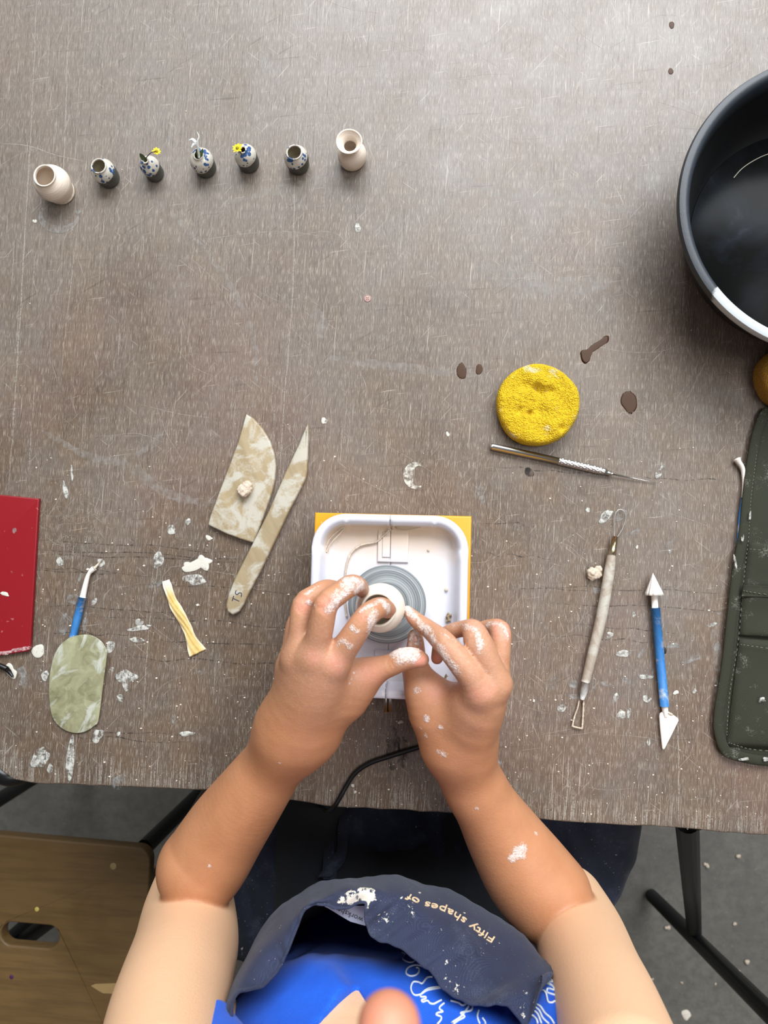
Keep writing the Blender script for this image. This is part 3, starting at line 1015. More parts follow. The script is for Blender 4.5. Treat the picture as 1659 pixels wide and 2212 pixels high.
# ================================================================ POTTERY WHEEL
wr = math.radians(-1.35)
wc = P(836, 1305, .085)
wheel = thing('pottery_wheel', 'mini pottery wheel with yellow base and white splash tray under the hands', 'pottery wheel', (wc.x, wc.y, 0))
bo = [P(680, 1107, .065), P(1019, 1115, .065)]
ex = (bo[1] - bo[0]); wdt = ex.length; ex.normalize(); ey = Vector((ex.y, -ex.x, 0))
bl = bo[0] + ey * .150
slab('base_box', [tuple(q_[:2]) for q_ in (bo[0], bo[1], bo[1] + ey * .138, bo[0] + ey * .138)], .004, .065, M['yellow'], wheel, bev=.0015)
for sx in (.012, wdt - .012):
    for sy in (.012, .134):
        fc = bo[0] + ex * sx + ey * sy
        mk('rubber_foot', *lathe([(.006, 0), (.006, .0045)], Vector((fc.x, fc.y, 0)), 20), M['rubber'], wheel)

# splash tray: rounded rectangle loops, split at the seam into two halves
tcx, tcy = 837.5, 1309.5


def rrect(hw, hh, rad, n=72):
    """half-width, half-height in metres; starts at the seam (top centre), clockwise in plan"""
    pts = []
    segs = [((0, hh), (hw - rad, hh)), 'c0', ((hw, hh - rad), (hw, -hh + rad)), 'c1', ((hw - rad, -hh), (0, -hh))]
    for s in segs:
        if s == 'c0':
            pts += [(hw - rad + rad * math.sin(t), hh - rad + rad * math.cos(t)) for t in np.linspace(0, math.pi / 2, 13)]
        elif s == 'c1':
            pts += [(hw - rad + rad * math.cos(t), -hh + rad - rad * math.sin(t)) for t in np.linspace(0, math.pi / 2, 13)]
        else:
            pts += [(s[0][0] + (s[1][0] - s[0][0]) * t, s[0][1] + (s[1][1] - s[0][1]) * t) for t in np.linspace(0, 1, 13)]
    return pts


tz = .085
tc = P(tcx, tcy, tz)
ox, oy = wc.x - tc.x, wc.y - tc.y
hw, hh = R(170.5, tz), R(197.5, tz)
prof = [(-.0010, -.012), (-.0002, -.006), (0, -.002), (-.0010, -.0004), (-.0030, .0), (-.0052, -.0004), (-.0068, -.0022), (-.0078, -.0060), (-.0092, -.0120), (-.0120, -.0160), (-.0170, -.0172), (-.0240, -.0174)]


def tray_half(side, uax):
    vs, fs = [], []
    loops = []
    for (d, z) in prof:
        rad = max(.027 + d, .006)
        loops.append([(x, y, tz + z) for x, y in rrect(hw + d, hh + d, rad)])
    m_ = len(loops[0])
    # floor out to the ring around the spindle
    hole = []
    for x, y, z in loops[-1]:
        a = math.atan2(x - 0, y - oy)
        a = max(0, min(math.pi, a))
        hole.append((.022 * math.sin(a), .022 * math.cos(a)))
    for f_ in (.33, .66, 1):
        loops.append([(x + (hx - x) * f_, y + (hy + oy - y) * f_, z) for (x, y, z), (hx, hy) in zip(loops[len(prof) - 1], hole)])
    loops.append([(hx * .93, hy * .93 + oy, tz - .0150) for hx, hy in hole])
    for lp in loops:
        for x, y, z in lp:
            x = max(x, .00015)
            X = x * side
            vs.append((tc.x + X * math.cos(wr) - y * math.sin(wr), tc.y + X * math.sin(wr) + y * math.cos(wr), z))
    for i in range(len(loops) - 1):
        for k in range(m_ - 1):
            a, b = i * m_ + k, i * m_ + k + 1
            q_ = (a, b, b + m_, a + m_)
            fs.append(q_ if side < 0 else q_[::-1])
    o = mk('splash_tray_half', vs, fs, M['plastic'], wheel)
    s = o.modifiers.new('thick', 'SOLIDIFY'); s.thickness = .0012; s.offset = -1
    return o


tray_half(-1, 0)
tray_half(1, 0)


def tl(x, y, z):   # tray local (metres, seam at x=0) to world
    return Vector((tc.x + x * math.cos(wr) - y * math.sin(wr), tc.y + x * math.sin(wr) + y * math.cos(wr), z))


for y0, y1 in ((.034, hh - .010), (-hh + .010, -.036)):
    wv = [tuple(tl(x, y, 0)[:2]) for x, y in ((-.0105, y0), (.0145, y0), (.0145, y1), (-.0105, y1))]
    slab('channel_ridge', wv, tz - .0174, tz - .0152, M['plastic'], wheel, bev=.0010)
slab('seam_tab', [tuple(tl(x, y, 0)[:2]) for x, y in ((-.0065, .038), (-.0004, .038), (-.0004, hh - .013), (-.0065, hh - .013))], tz - .0152, tz - .0142, M['plastic'], wheel, bev=.0005)
dm = []
for k in range(14):
    y = .037 + k * (hh - .004 - .037) / 14
    z_ = tz - .0140 if y < hh - .010 else tz + .0001
    dm.append(tube([tl(0.0001, y, z_), tl(0.0001, y + .0026, z_)], .00016, 6))
for k in range(5):
    y = -hh + .001 + k * .004
    z_ = tz + .0001 if k < 3 else tz - .012
    dm.append(tube([tl(0.0001, y, z_), tl(0.0001, y + .003, z_)], .00014, 6))
tag(mk('seam_line', *merge(dm), M['ink'], wheel), kind='stuff')
# murky slip on the tray floor
mk('slip_streak', *tube([tl(x, y, tz - .0125) for x, y in crom([(-.053, .040), (-.050, .050), (-.043, .058), (-.037, .0615), (-.041, .056), (-.048, .048), (-.0515, .041)], 24)], .0007, 8, True, .5), M['lump'], wheel)
low_relief('slip_streak', [tl(x, y, tz - .0100) for x, y in crom([(.003, .063), (.012, .0645), (.026, .0637), (.016, .0605), (.006, .0607), (.003, .063)], 30)[:-1]], simple('brown_slip', S(176, 156, 130), .5), wheel, .0004)
# wheelhead with turned rings
wprof = [(.004, -.013), (.012, -.013), (.012, -.004), (.0300, -.0032), (.0304, -.0028), (.0304, -.0002), (.0300, 0)]
for k, r_ in enumerate(np.linspace(.0285, .010, 12)):
    wprof += [(r_ + .0006, 0), (r_ + .0003, -.00015), (r_, 0)]
wprof += [(.0005, 0)]
mk('wheelhead', *lathe([(r_, z + .085) for r_, z in wprof], (wc.x, wc.y, 0), 96), M['wheel'], wheel)
sl = thing('splash', '', '') if False else None
# control rods under the tray at the near side
for du in (-4.5, 4.0):
    mk('control_rod', *tube([P(838 + du * .6, 1462, .035), P(838 + du, 1500, .035), P(838 + du, 1537, .034)], .0017, 12), M['steel'], wheel)
# power cord
cp = [bo[1] + ey * .130 + ex * .0, P(1010, 1560, .012), P(960, 1588, .0035), P(917, 1609, .0025), P(850, 1631, .0025), P(800, 1648, .0025), P(768, 1669, .0025), P(748, 1698, .003), P(733, 1725, .004), P(722, 1742, .002), P(708, 1752, -.015), P(700, 1748, -.06), P(690, 1735, -.3)]
cp[0] = Vector((cp[0].x, cp[0].y, .02))
mk('power_cord', *tube([Vector(q_) for q_ in crom(cp, 80)], .0021, 12), M['rubber'], wheel)

# pot being thrown
pc = P(827, 1308, .085)
pot = thing('clay_pot', 'small wet cream clay pot being thrown on the wheelhead', 'pot', (pc.x, pc.y, .0851))
pp = crom([(.0135, .0), (.0140, .004), (.0150, .012), (.0160, .020), (.0157, .027), (.0138, .034), (.0116, .038), (.0108, .0395), (.0110, .041)], 30)
inn = [(r_ - .0016, z) for r_, z in pp[::-1] if z > .006]
mk('pot_wall', *lathe([(.001, 0)] + [tuple(x) for x in pp] + [(.0104, .0416), (.0096, .0412)] + inn + [(.001, .0055)], (pc.x, pc.y, .0851), 72, .006), M['wetclay'], pot)
for v_ in pot.children[0].data.vertices:
    v_.co.x *= 1.15; v_.co.y *= 1.15; v_.co.z *= 1.06

# wire lying in the tray
cw = [(.000, .0600, .0090), (-.006, .055, .0145), (-.012, .050, .0160), (-.024, .047, .0160), (-.032, .040, .0160), (-.0355, .028, .0160), (-.0365, .010, .0160), (-.034, -.01, .0160)]
tag(mk('cutting_wire', *tube([tl(x, y, tz - z + .0006) for x, y, z in crom(cw, 50)], [.0007 + .0003 * math.sin(i) ** 2 for i in range(50)], 8), M['lump'], loc=tl(0, .05, tz - .016)),
    'clay coated cutting wire curving across the top left of the white tray', 'wire')


def lump(name, u, v, r, z0, label, cat='clay lump', seed=0, fl=.7, mat='lump', n=5):
    c = P(u, v, z0)
    r_ = random.Random(seed)
    bm = bmesh.new()
    for k in range(n):
        off = Vector((r_.uniform(-.5, .5), r_.uniform(-.5, .5), r_.uniform(0, .3))) * r
        q = r * r_.uniform(.45, .7)
        ret = bmesh.ops.create_icosphere(bm, subdivisions=3, radius=q)
        for vtx in ret['verts']:
            d = vtx.co.normalized()
            vtx.co = vtx.co * (1 + .13 * math.sin(d.x * 5 + k * 2) * math.cos(d.y * 6 + k) + .07 * math.sin(d.z * 14 + k))
            vtx.co = Vector((vtx.co.x, vtx.co.y, vtx.co.z * fl)) + off + Vector((0, 0, q * fl))
    me = bpy.data.meshes.new(name)
    bm.to_mesh(me); bm.free()
    o = bpy.data.objects.new(name, me)
    COL.objects.link(o)
    rm = o.modifiers.new('r', 'REMESH'); rm.mode = 'VOXEL'; rm.voxel_size = r / 14; rm.use_smooth_shade = True
    dg = bpy.context.evaluated_depsgraph_get()
    m2 = bpy.data.meshes.new_from_object(o.evaluated_get(dg))
    o.modifiers.clear()
    o.data = m2
    zm = min(v_.co.z for v_ in m2.vertices)
    for v_ in m2.vertices: v_.co.z -= zm
    o.location = c
    m2.materials.append(M[mat])
    m2.polygons.foreach_set('use_smooth', [True] * len(m2.polygons))
    return tag(o, label, cat)


lump('clay_lump', 1284.4, 1235, R(17), .0002, 'cream lump of clay lying against the wooden handled loop tool', seed=4)
lump('clay_crumb', 963, 1275, R(5, .07), tz - .0168, 'pinkish clay crumb on the tray floor right of the wheelhead', 'clay crumb', seed=5, n=3)
lump('clay_crumb', 691, 1232, R(5, .075), tz - .0148, 'white clay crumb on the left side of the tray', 'clay crumb', seed=6, n=3)
lump('clay_crumb', 926, 1188, R(3.6, .07), tz - .0168, 'tiny crumb in the upper right part of the tray', 'clay crumb', seed=7, n=3)
for lab, us in (('curled brown clay shaving on the tray behind the right hand', [(964, 1342), (970, 1338), (966, 1333), (973, 1330), (967, 1327), (971, 1341)]),
                ('brown clay shaving on the tray by the base of the right index finger', [(937, 1461), (948, 1464), (958, 1467), (968, 1462), (974, 1466), (962, 1459)])):
    q = [P(u_, v_, tz - .0150 + .0006 * (i % 2)) for i, (u_, v_) in enumerate(us)]
    tag(mk('clay_shaving', *tube([Vector(x) for x in crom(q, 26)], [.0011 + .0005 * math.sin(i * 2.1) for i in range(26)], 8), simple('brown_clay', S(150, 130, 104), .85)), lab, 'clay shaving')

# ================================================================ TOOLS
kn = thing('curved_wooden_rib', 'broad pale wooden rib with one curved edge and smeared clay', 'pottery rib', P(530, 1040, 0))
slab('rib_blade', pxo([(531, 894), (547, 903), (567, 925.5), (583, 952.7), (592, 980), (595.5, 1004.7), (593, 1036), (587.6, 1061), (576, 1095), (563, 1131), (548, 1170), (544, 1172), (526, 1167), (490, 1154), (449, 1134), (449.5, 1130),
                       (454, 1113), (490, 1018), (513, 957)], .006), .0003, .0062, M['boxwood'], kn, bev=.0018)
lump('clay_lump', 534.5, 1056, R(19), .0064, 'rough dry clay lump sitting on the broad wooden rib', seed=9, n=7)
k2 = thing('wooden_knife', 'long narrow wooden clay knife with a pointed tip and handwritten letters', 'clay knife', P(590, 1120, 0))
slab('knife_blade', pxo([(664, 913), (666, 923), (665, 970), (663, 1016), (661, 1029.5), (648.6, 1056.7), (626, 1099.6), (596.6, 1163), (562.7, 1233), (535.6, 1285), (526.5, 1305), (517.5, 1321), (501.7, 1329), (490.4, 1321), (487.7, 1307.6),
                         (492.7, 1285), (506, 1251), (547, 1169.7), (580.8, 1102), (617, 1018), (644, 961.7)], .006), .0003, .0062, M['boxwood2'], k2, bev=.0020)


def text_mesh(body, size):
    cu = bpy.data.curves.new('t', 'FONT')
    cu.body = body
    cu.size = size
    cu.extrude = .0
    cu.resolution_u = 3
    cu.align_x = 'CENTER'; cu.align_y = 'CENTER'
    to = bpy.data.objects.new('t', cu)
    COL.objects.link(to)
    dg = bpy.context.evaluated_depsgraph_get()
    me = bpy.data.meshes.new_from_object(to.evaluated_get(dg))
    vs = [v_.co.copy() for v_ in me.vertices]
    fs = [list(f_.vertices) for f_ in me.polygons]
    bpy.data.objects.remove(to); bpy.data.curves.remove(cu); bpy.data.meshes.remove(me)
    return vs, fs


# handwritten T S
let = []
b0 = P(512, 1292, .0064)


def hand(strokes, c, ang, s, z):
    out = []
    for st_ in strokes:
        q = []
        for x, y in st_:
            a = math.radians(ang)
            q.append(Vector((c.x + s * (x * math.cos(a) - y * math.sin(a)), c.y + s * (x * math.sin(a) + y * math.cos(a)), z)))
        out.append(tube([Vector(x) for x in crom(q, max(6, 5 * len(q)))], .00042, 6, True, .4))
    return out


let += hand([[(-1.15, .9), (.2, 1.0)], [(-.45, .95), (-.5, -.8)], [(1.7, .95), (1.0, .9), (.8, .3), (1.4, .0), (1.5, -.6), (.7, -.85)]], b0, 68, .0036, .0063)
mk('handwritten_letters', *merge(let), simple('blue_black_ink', S(46, 56, 78), .6), k2)

# flexible rib lying on blue tool
bt = thing('blue_hook_tool', 'blue handled tool with bent white tip, half under the translucent rib', 'modelling tool', P(170, 1320, 0))
mk('handle', *tube([P(178, 1290, .0042), P(168, 1333, .0042), P(160, 1366, .0040), P(153, 1392, .0034)], [.0036, .0036, .0034, .0026], 16), M['blue'], bt)
mk('shank', *tube([Vector(x) for x in crom([P(178.5, 1291, .0042), P(184, 1266, .004), P(190, 1244, .004), P(196, 1234, .0035), P(204, 1227, .003)], 20)],
                  list(np.interp(np.linspace(0, 1, 20), [0, .6, .8, 1], [.0028, .0017, .0024, .0026])), 14), M['whiteplastic'], bt)
mk('pointed_tip', *tube([P(203, 1228, .003), P(212, 1219, .0022), P(221, 1208, .001)], [.0014, .0009, .0002], 10), M['lump'], bt)
kr = thing('flexible_rib', 'translucent yellow green rounded rib smeared with white clay', 'pottery rib', P(160, 1480, 0))
ko = pxo([(148.7, 1378), (171, 1371.6), (196, 1372), (218, 1385), (230, 1406), (228.5, 1422), (217, 1492), (205.7, 1559), (196, 1571.6), (177, 1584), (152, 1587.5), (126.6, 1578), (107.6, 1556), (101, 1521), (103, 1467), (114, 1420), (129, 1394)], .0088, 70)
o = slab('rib_plate', ko, .0080, .0092, M['rib'], kr, bev=.0004)
# it leans from the tool down to the table at its near end
for v_ in o.data.vertices:
    yy = v_.co.y + wloc(o).y
    f_ = (yy - P(0, 1585)[1]) / (P(0, 1375)[1] - P(0, 1585)[1])
    v_.co.z -= (1 - min(1, max(0, f_))) * .0074
# chamois strip
cl = crom([(358, 1254, 17, .004), (366, 1280, 19, .006), (376, 1306, 21, .0035), (392, 1334, 24, .006), (405, 1360, 20, .004), (415, 1386, 27, .004), (427, 1411, 40, .001)], 46)
vs, fs = [], []
att = []
for i in range(46):
    t = cl[min(i + 1, 45)][:2] - cl[max(i - 1, 0)][:2]
    t /= np.linalg.norm(t)
    for j in range(11):
        s = j / 10 * 2 - 1
        tw = math.sin(i * .19) * .0022
        z = .0012 + cl[i][3] * .5 * (1 - .6 * s * s) + tw * s * .6 + .0007 * math.sin(j * 1.8 + i * .5)
        x, y = cl[i][0] - t[1] * cl[i][2] / 2 * s, cl[i][1] + t[0] * cl[i][2] / 2 * s
        vs.append(P(x, y, max(z, .0009)))
        att.append(max(0, abs(s) * 1.6 - .9) + max(0, 1 - i / 10.))
for i in range(45):
    for j in range(10):
        a = i * 11 + j
        fs.append((a, a + 1, a + 12, a + 11))
o = tag(mk('chamois_strip', vs, fs, M['chamois']), 'twisted strip of yellow chamois leather left of the wheel', 'leather strip')
at = o.data.attributes.new('clay', 'FLOAT', 'POINT')
at.data.foreach_set('value', att)
o.modifiers.new('s', 'SOLIDIFY').thickness = .0008

# needle tool
nt = thing('needle_tool', 'silver needle tool with knurled grip lying below the yellow sponge', 'needle tool', P(1200, 1000, 0))
nz = .0036
A_, B_, C_, D_, E_ = P(1060, 964, nz), P(1207, 996, nz), P(1306, 1019, nz), P(1323, 1024, nz), P(1422.5, 1044, .0012)
mk('handle', *tube([A_, A_.lerp(B_, .03), B_], [.0026, .0032, .0032], 20), M['steel'], nt)
mk('butt_cap', *tube([A_.lerp(B_, -.004), A_.lerp(B_, .002)], [.0018, .0026], 16), M['lump'], nt)
# knurled part: diamond relief in real geometry
ax = (C_ - B_)
L = ax.length; d_ = ax.normalized(); s1 = d_.cross(Vector((0, 0, 1))); s2 = s1.cross(d_)
vs, fs = [], []
NS, NL = 60, 110
for i in range(NL + 1):
    t = i / NL
    base_r = .0033 - .0006 * max(0, t - .85) / .15
    for k in range(NS):
        a = 2 * math.pi * k / NS
        kn_ = .00022 * max(0, math.sin(12 * a + t * L / .0009 * 1.0)) * 1.0 + .00022 * max(0, math.sin(12 * a - t * L / .0009 * 1.0))
        rr_ = base_r - .0002 + kn_
        vs.append(B_ + d_ * (L * t) + s1 * math.cos(a) * rr_ + s2 * math.sin(a) * rr_)
for i in range(NL):
    for k in range(NS):
        a, b = i * NS + k, i * NS + (k + 1) % NS
        fs.append((a, b, b + NS, a + NS))
mk('knurled_grip', vs, fs, M['steel'], nt)
mk('collar', *tube([C_, C_.lerp(D_, .4), C_.lerp(D_, .8), D_], [.0028, .0022, .0021, .0012], 16), M['steel'], nt)
mk('needle', *tube([D_, D_.lerp(E_, .5), E_], [.0007, .00055, .0001], 8), M['steel'], nt)


# loop tool, px helper in the zoomed crop frame
def q1(x, y):
    return (1180 + x / 3.687, 1060 + y / 3.687)


lt = thing('loop_tool', 'long loop tool with clay coated wooden handle and wire loops at both ends', 'trimming tool', P(1290, 1340, 0))
lz = .0055
hp = [P(*q1(520, 508), lz), P(*q1(500, 660), lz), P(*q1(440, 1000), lz), P(*q1(375, 1270), lz), P(*q1(312, 1525), lz)]
mk('handle', *tube([Vector(x) for x in crom(hp, 30)], list(np.interp(np.linspace(0, 1, 30), [0, .25, .5, .75, 1], [R(8.5), R(11), R(11.5), R(10.5), R(8.8)])), 24), M['handlewood'], lt)
mk('ferrule', *tube([P(*q1(552, 365), lz), P(*q1(538, 430), lz), P(*q1(523, 510), lz)], [R(5.0), R(6.4), R(8.3)], 24), M['brass'], lt)
mk('ferrule', *tube([P(*q1(315, 1520), lz), P(*q1(300, 1600), lz), P(*q1(286, 1660), .004)], [R(8.6), R(7.4), R(4.4)], 24), m_clay('grey_ferrule', S(150, 150, 150), S(190, 188, 184), .4, 300), lt)
loop = [(540, 372), (541, 300), (544, 230), (552, 180), (575, 153), (605, 153), (628, 180), (632, 215), (622, 260), (600, 315), (566, 368)]
mk('wire_loop', *tube([P(u_, v_, .003) for u_, v_ in crom([q1(*x) for x in loop], 50)], .00042, 8), M['steel'], lt)
loop = [(262, 1670), (250, 1730), (225, 1800), (210, 1868), (215, 1878), (278, 1893), (286, 1885), (292, 1800), (298, 1670)]
mk('wire_loop', *tube([P(u_, v_, .0025) for u_, v_ in crom([q1(*x) for x in loop], 60)], [.0006 + .0004 * (i > 14) * (math.sin(i * 1.3) ** 2) for i in range(60)], 8), M['lump'], lt)

# blue double ended tool
dt = thing('blue_cone_tool', 'blue handled modelling tool with white fluted cone and spade tip', 'modelling tool', P(1425, 1430, 0))
bz = .006
mk('handle', *tube([P(*q1(870, 932), bz), P(*q1(905, 1320), bz), P(*q1(942, 1715), .0045)], R(9.0), 24), M['blue'], dt)
mk('neck', *tube([P(*q1(859, 815), bz), P(*q1(866, 935), bz)], R(6.6), 16), M['whiteplastic'], dt)
mk('neck', *tube([P(*q1(942, 1708), .0042), P(*q1(947, 1755), .0038), P(*q1(950, 1800), .0034)], [R(6.6), R(6.2), R(4)], 16), M['whiteplastic'], dt)
apex, basec = P(*q1(850, 655), bz + .001), P(*q1(859, 832), bz + .001)
axd = (basec - apex); Lc = axd.length; axd.normalize()
s1 = axd.cross(Vector((0, 0, 1))).normalized(); s2 = s1.cross(axd)
vs, fs = [], []
NF = 48
for i in range(9):
    t = i / 8
    for k in range(NF):
        a = 2 * math.pi * k / NF
        r_ = R(19.5) * t * (1 - .16 * (.5 + .5 * math.cos(12 * a))) + .0001
        vs.append(apex + axd * Lc * t + s1 * math.cos(a) * r_ + s2 * math.sin(a) * min(r_, .0072))
for i in range(8):
    for k in range(NF):
        a, b = i * NF + k, i * NF + (k + 1) % NF
        fs.append((a, b, b + NF, a + NF))
fs.append(tuple(range(8 * NF, 9 * NF)))
mk('fluted_cone', vs, fs, M['whiteplastic'], dt)
flat_angle(dt.children[-1], 30)
slab('spade_tip', pxo([q1(*x) for x in ((905, 1775), (925, 1760), (960, 1752), (985, 1765), (1050, 1812), (1055, 1830), (1000, 1945), (945, 2055), (932, 2064), (922, 2050), (914, 1970), (905, 1880), (900, 1800))], .0035), .0015, .0042, M['whiteplastic'], dt, bev=.001)
low_relief('clay_smear', blob(*q1(985, 1775), 16, 5, -30, 3, z=.0043), M['lump'], dt, .0006)

# ================================================================ SPONGES


def sponge(name, u, v, rp, h, mat, label, dents=()):
    c = P(u, v, .0)
    Rr = R(rp, h * .8)
    vs, fs = [], []
    NS = 120
    pr = [(.05, 0), (.6, 0), (.93, 0), (.985, .12), (1.0, .35), (1.0, .62), (.985, .82), (.95, .94), (.90, .99)] + [(x, 1.0) for x in np.linspace(.84, .02, 24)]
    from mathutils import noise as mn
    for i, (a_, b_) in enumerate(pr):
        for k in range(NS):
            t = 2 * math.pi * k / NS
            e = 1 + .012 * math.sin(3 * t + 1) + .008 * math.sin(5 * t)
            x, y = Rr * a_ * e * math.cos(t), Rr * a_ * e * math.sin(t)
            z = h * b_
            if b_ > .5:
                z += .0024 * mn.noise(Vector((x, y, 0)) * 70) * 1 + .0010 * mn.noise(Vector((x, y, 3)) * 400)
                for (dx, dy, dr, dd) in dents:
                    q_ = math.hypot(x - dx * Rr, (y - dy * Rr)) / (dr * Rr)
                    z -= 1.5 * dd * math.exp(-q_ * q_ * 2)
            rr_ = 1 + .006 * mn.noise(Vector((x, y, z)) * 500)
            vs.append(c + Vector((x * rr_, y * rr_, z + .0002)))
    for i in range(len(pr) - 1):
        for k in range(NS):
            a, b = i * NS + k, i * NS + (k + 1) % NS
            fs.append((a, b, b + NS, a + NS))
    fs.append(tuple(range(NS))[::-1]); fs.append(tuple(range((len(pr) - 1) * NS, len(pr) * NS)))
    o = mk(name, vs, fs, mat, loc=c)
    return tag(o, label, 'sponge')


sponge('round_sponge', 1157, 880, 88.5, .018, M['sponge'], 'round bright yellow sponge dented and dusted with clay',
       [(-.05, .38, .14, .003), (.1, .27, .18, .0025), (.3, .30, .14, .0025), (-.2, -.22, .1, .004), (-.45, -.18, .12, .002), (.05, -.18, .2, .0015), (-.3, .45, .15, .002), (.55, -.6, .12, .003), (.0, .1, .3, .0015)])
sponge('round_sponge', 1690, 822, 66, .022, M['sponge2'], 'ochre sponge cut off at the right edge between basin and canvas roll')

# ================================================================ BASIN
bc = P(1810, 437, .07)
bs = thing('black_basin', 'black rubber basin with a thick rim at the right edge of the table', 'basin', (bc.x, bc.y, 0))
Rm = R(331, .07)
prof = [(.002, .0), (Rm - .033, .0), (Rm - .028, .003), (Rm - .020, .020), (Rm - .012, .045), (Rm - .006, .060), (Rm - .001, .064), (Rm, .068), (Rm - .0012, .0712), (Rm - .005, .0722), (Rm - .0082, .0712), (Rm - .0098, .068),
        (Rm - .012, .055), (Rm - .020, .030), (Rm - .030, .008), (Rm - .040, .0045), (.002, .0040)]
vs, fs = lathe([(a, b + .0002) for a, b in prof], (bc.x, bc.y, 0), 160)
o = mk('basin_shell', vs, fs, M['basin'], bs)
flat_angle(o, 50)
at = o.data.attributes.new('clay', 'FLOAT', 'POINT')
cv = P(1618, 692, .07)
val = []
for v_ in vs:
    d_ = (Vector(v_) - cv)
    val.append(1.15 * math.exp(-(math.hypot(d_.x, d_.y) / .036) ** 4) if v_.z > .0625 else 0.0)
at.data.foreach_set('value', val)
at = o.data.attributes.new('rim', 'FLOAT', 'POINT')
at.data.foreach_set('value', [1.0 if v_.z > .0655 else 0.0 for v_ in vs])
mk('meniscus_glint', *tube([Vector(q_) for q_ in crom([P(1585, 384, .0097), P(1603, 364, .0097), P(1630, 346, .0097), P(1662, 332, .0097), P(1720, 318, .0097)], 24)], .0004, 6), simple('pale_line', S(190, 186, 170), .6), bs)  # pale tube stands in for the bright reflection along the water's edge
tag(mk('basin_water', *lathe([(.002, .0048), (Rm - .0312, .0048), (Rm - .0300, .0090), (Rm - .0303, .0092), (.002, .0090)], (bc.x, bc.y, 0), 120), M['water'], loc=(bc.x, bc.y, .0048)),
    'shallow dark cloudy water standing in the black basin', 'water')

# ================================================================ CANVAS ROLL
cr = thing('canvas_tool_roll', 'olive canvas tool roll with pockets and clay dust at the right edge', 'tool roll', P(1700, 1300, 0))
lo = [(1652, 884), (1639, 903), (1625, 943), (1614, 1005), (1605, 1077), (1598, 1149), (1585, 1222), (1574, 1312), (1560, 1439), (1543.5, 1547), (1547, 1594), (1563, 1627), (1610, 1645), (1659, 1652)]
ro_ = [(1659, 1652), (1760, 1660), (1960, 1672), (2060, 1660), (2080, 1300), (2060, 950), (1900, 850), (1760, 846), (1690, 858)]
out = [tuple(x) for x in crom(lo, 60)] + ro_[1:]
slab('canvas_panel', pxo(out, .004), .0010, .0045, M['canvas'], cr, bev=.0015)
bd = crom([(u_ + 9, v_ - (3 if v_ > 1600 else 0)) for u_, v_ in lo[:12]] + [(1612, 1637), (1662, 1644), (1800, 1652), (2040, 1660)], 90)
mk('binding', *tube([P(u_, v_, .0052) for u_, v_ in bd], R(10.5), 12, True, .35), M['canvas'], cr)


def sheet(name, corners, z, mat, parent, wav=.001, nx=30, ny=20, th=.0012, fold=0, skirt=.0):
    (a, b, c, d) = [np.array(x, float) for x in corners]
    vs, fs = [], []
    for j in range(ny + 1):
        for i in range(nx + 1):
            s, t = i / nx, j / ny
            p = (a * (1 - s) + b * s) * (1 - t) + (d * (1 - s) + c * s) * t
            zz = z + wav * (math.sin(s * 9 + t * 4 + fold) + .6 * math.sin(t * 7 - s * 5 + fold * 2))
            e = min(s, 1 - s, t, 1 - t)
            zz -= skirt * max(0, 1 - e * 14)
            vs.append(P(p[0], p[1], zz))
    for j in range(ny):
        for i in range(nx):
            q_ = j * (nx + 1) + i
            fs.append((q_, q_ + nx + 1, q_ + nx + 2, q_ + 1))
    o = mk(name, vs, fs, mat, parent)
    s = o.modifiers.new('t', 'SOLIDIFY'); s.thickness = th; s.offset = -1
    return o


sheet('pocket', [(1618, 1171), (2040, 1190), (2040, 1280), (1606, 1268)], .0062, M['canvas'], cr, .0005, skirt=.001)
sheet('pocket', [(1604, 1272), (2040, 1292), (2040, 1400), (1598, 1374)], .0085, M['canvas'], cr, .0008, fold=1, skirt=.002)
sheet('pocket', [(1598, 1380), (2040, 1404), (2030, 1640), (1568, 1612)], .0085, M['canvas'], cr, .0012, fold=2, skirt=.002)
sheet('pocket_hem', [(1606, 1264), (2040, 1282), (2040, 1304), (1602, 1288)], .0098, M['canvas'], cr, .0003, fold=2)
sti = []
for ln in ([(1640, 930), (1632, 1000), (1622, 1080), (1617, 1160), (1606, 1260), (1594, 1390), (1576, 1500), (1570, 1590)], [(1620, 1186), (1660, 1190), (1700, 1194)],
           [(1606, 1276), (1640, 1282), (1690, 1289)], [(1600, 1392), (1640, 1398), (1690, 1404)], [(1574, 1604), (1620, 1618), (1690, 1624)]):
    q = crom(ln, max(8, int(sum(math.dist(a, b) for a, b in zip(ln, ln[1:])) / 4.5)))
    zz = .0062 if ln[0][1] < 1000 else .0105
    for a, b in zip(q[::2], q[1::2]):
        sti.append(tube([P(a[0], a[1], zz), P(b[0], b[1], zz)], .0003, 6))
tag(mk('stitches', *merge(sti), M['thread'], cr), kind='stuff')
for (u, v, w, h, a, z_) in ((1620, 1115, 5, 22, -10, .009), (1588, 1213, 6, 28, 8, .009), (1645, 1512, 20, 10, 10, .011), (1604, 1162, 8, 14, 0, .009), (1655, 1640, 18, 8, 4, .0085), (1607, 1640, 20, 8, 8, .0085)):
    low_relief('clay_smear', blob(u, v, w, h, a, 5, z=z_), M['smear'], cr, .0003)
wt = thing('ball_tool', 'white ball ended tool with blue handle poking from under the canvas roll', 'modelling tool', P(1600, 1010, 0))
mk('shank', *tube([Vector(x) for x in crom([P(1591, 990, .005), P(1595, 997, .005), P(1604, 1012, .004), P(1607, 1040, .003), P(1605, 1076, .0026)], 24)],
                  list(np.interp(np.linspace(0, 1, 24), [0, .08, .3, 1], [.0018, .0033, .0022, .0013])), 14), M['whiteplastic'], wt)
mk('handle', *tube([P(1605, 1075, .0026), P(1601, 1110, .0026), P(1596, 1180, .0028)], .0020, 14), M['blue'], wt)

# ================================================================ STOOLS
SZ = -.29


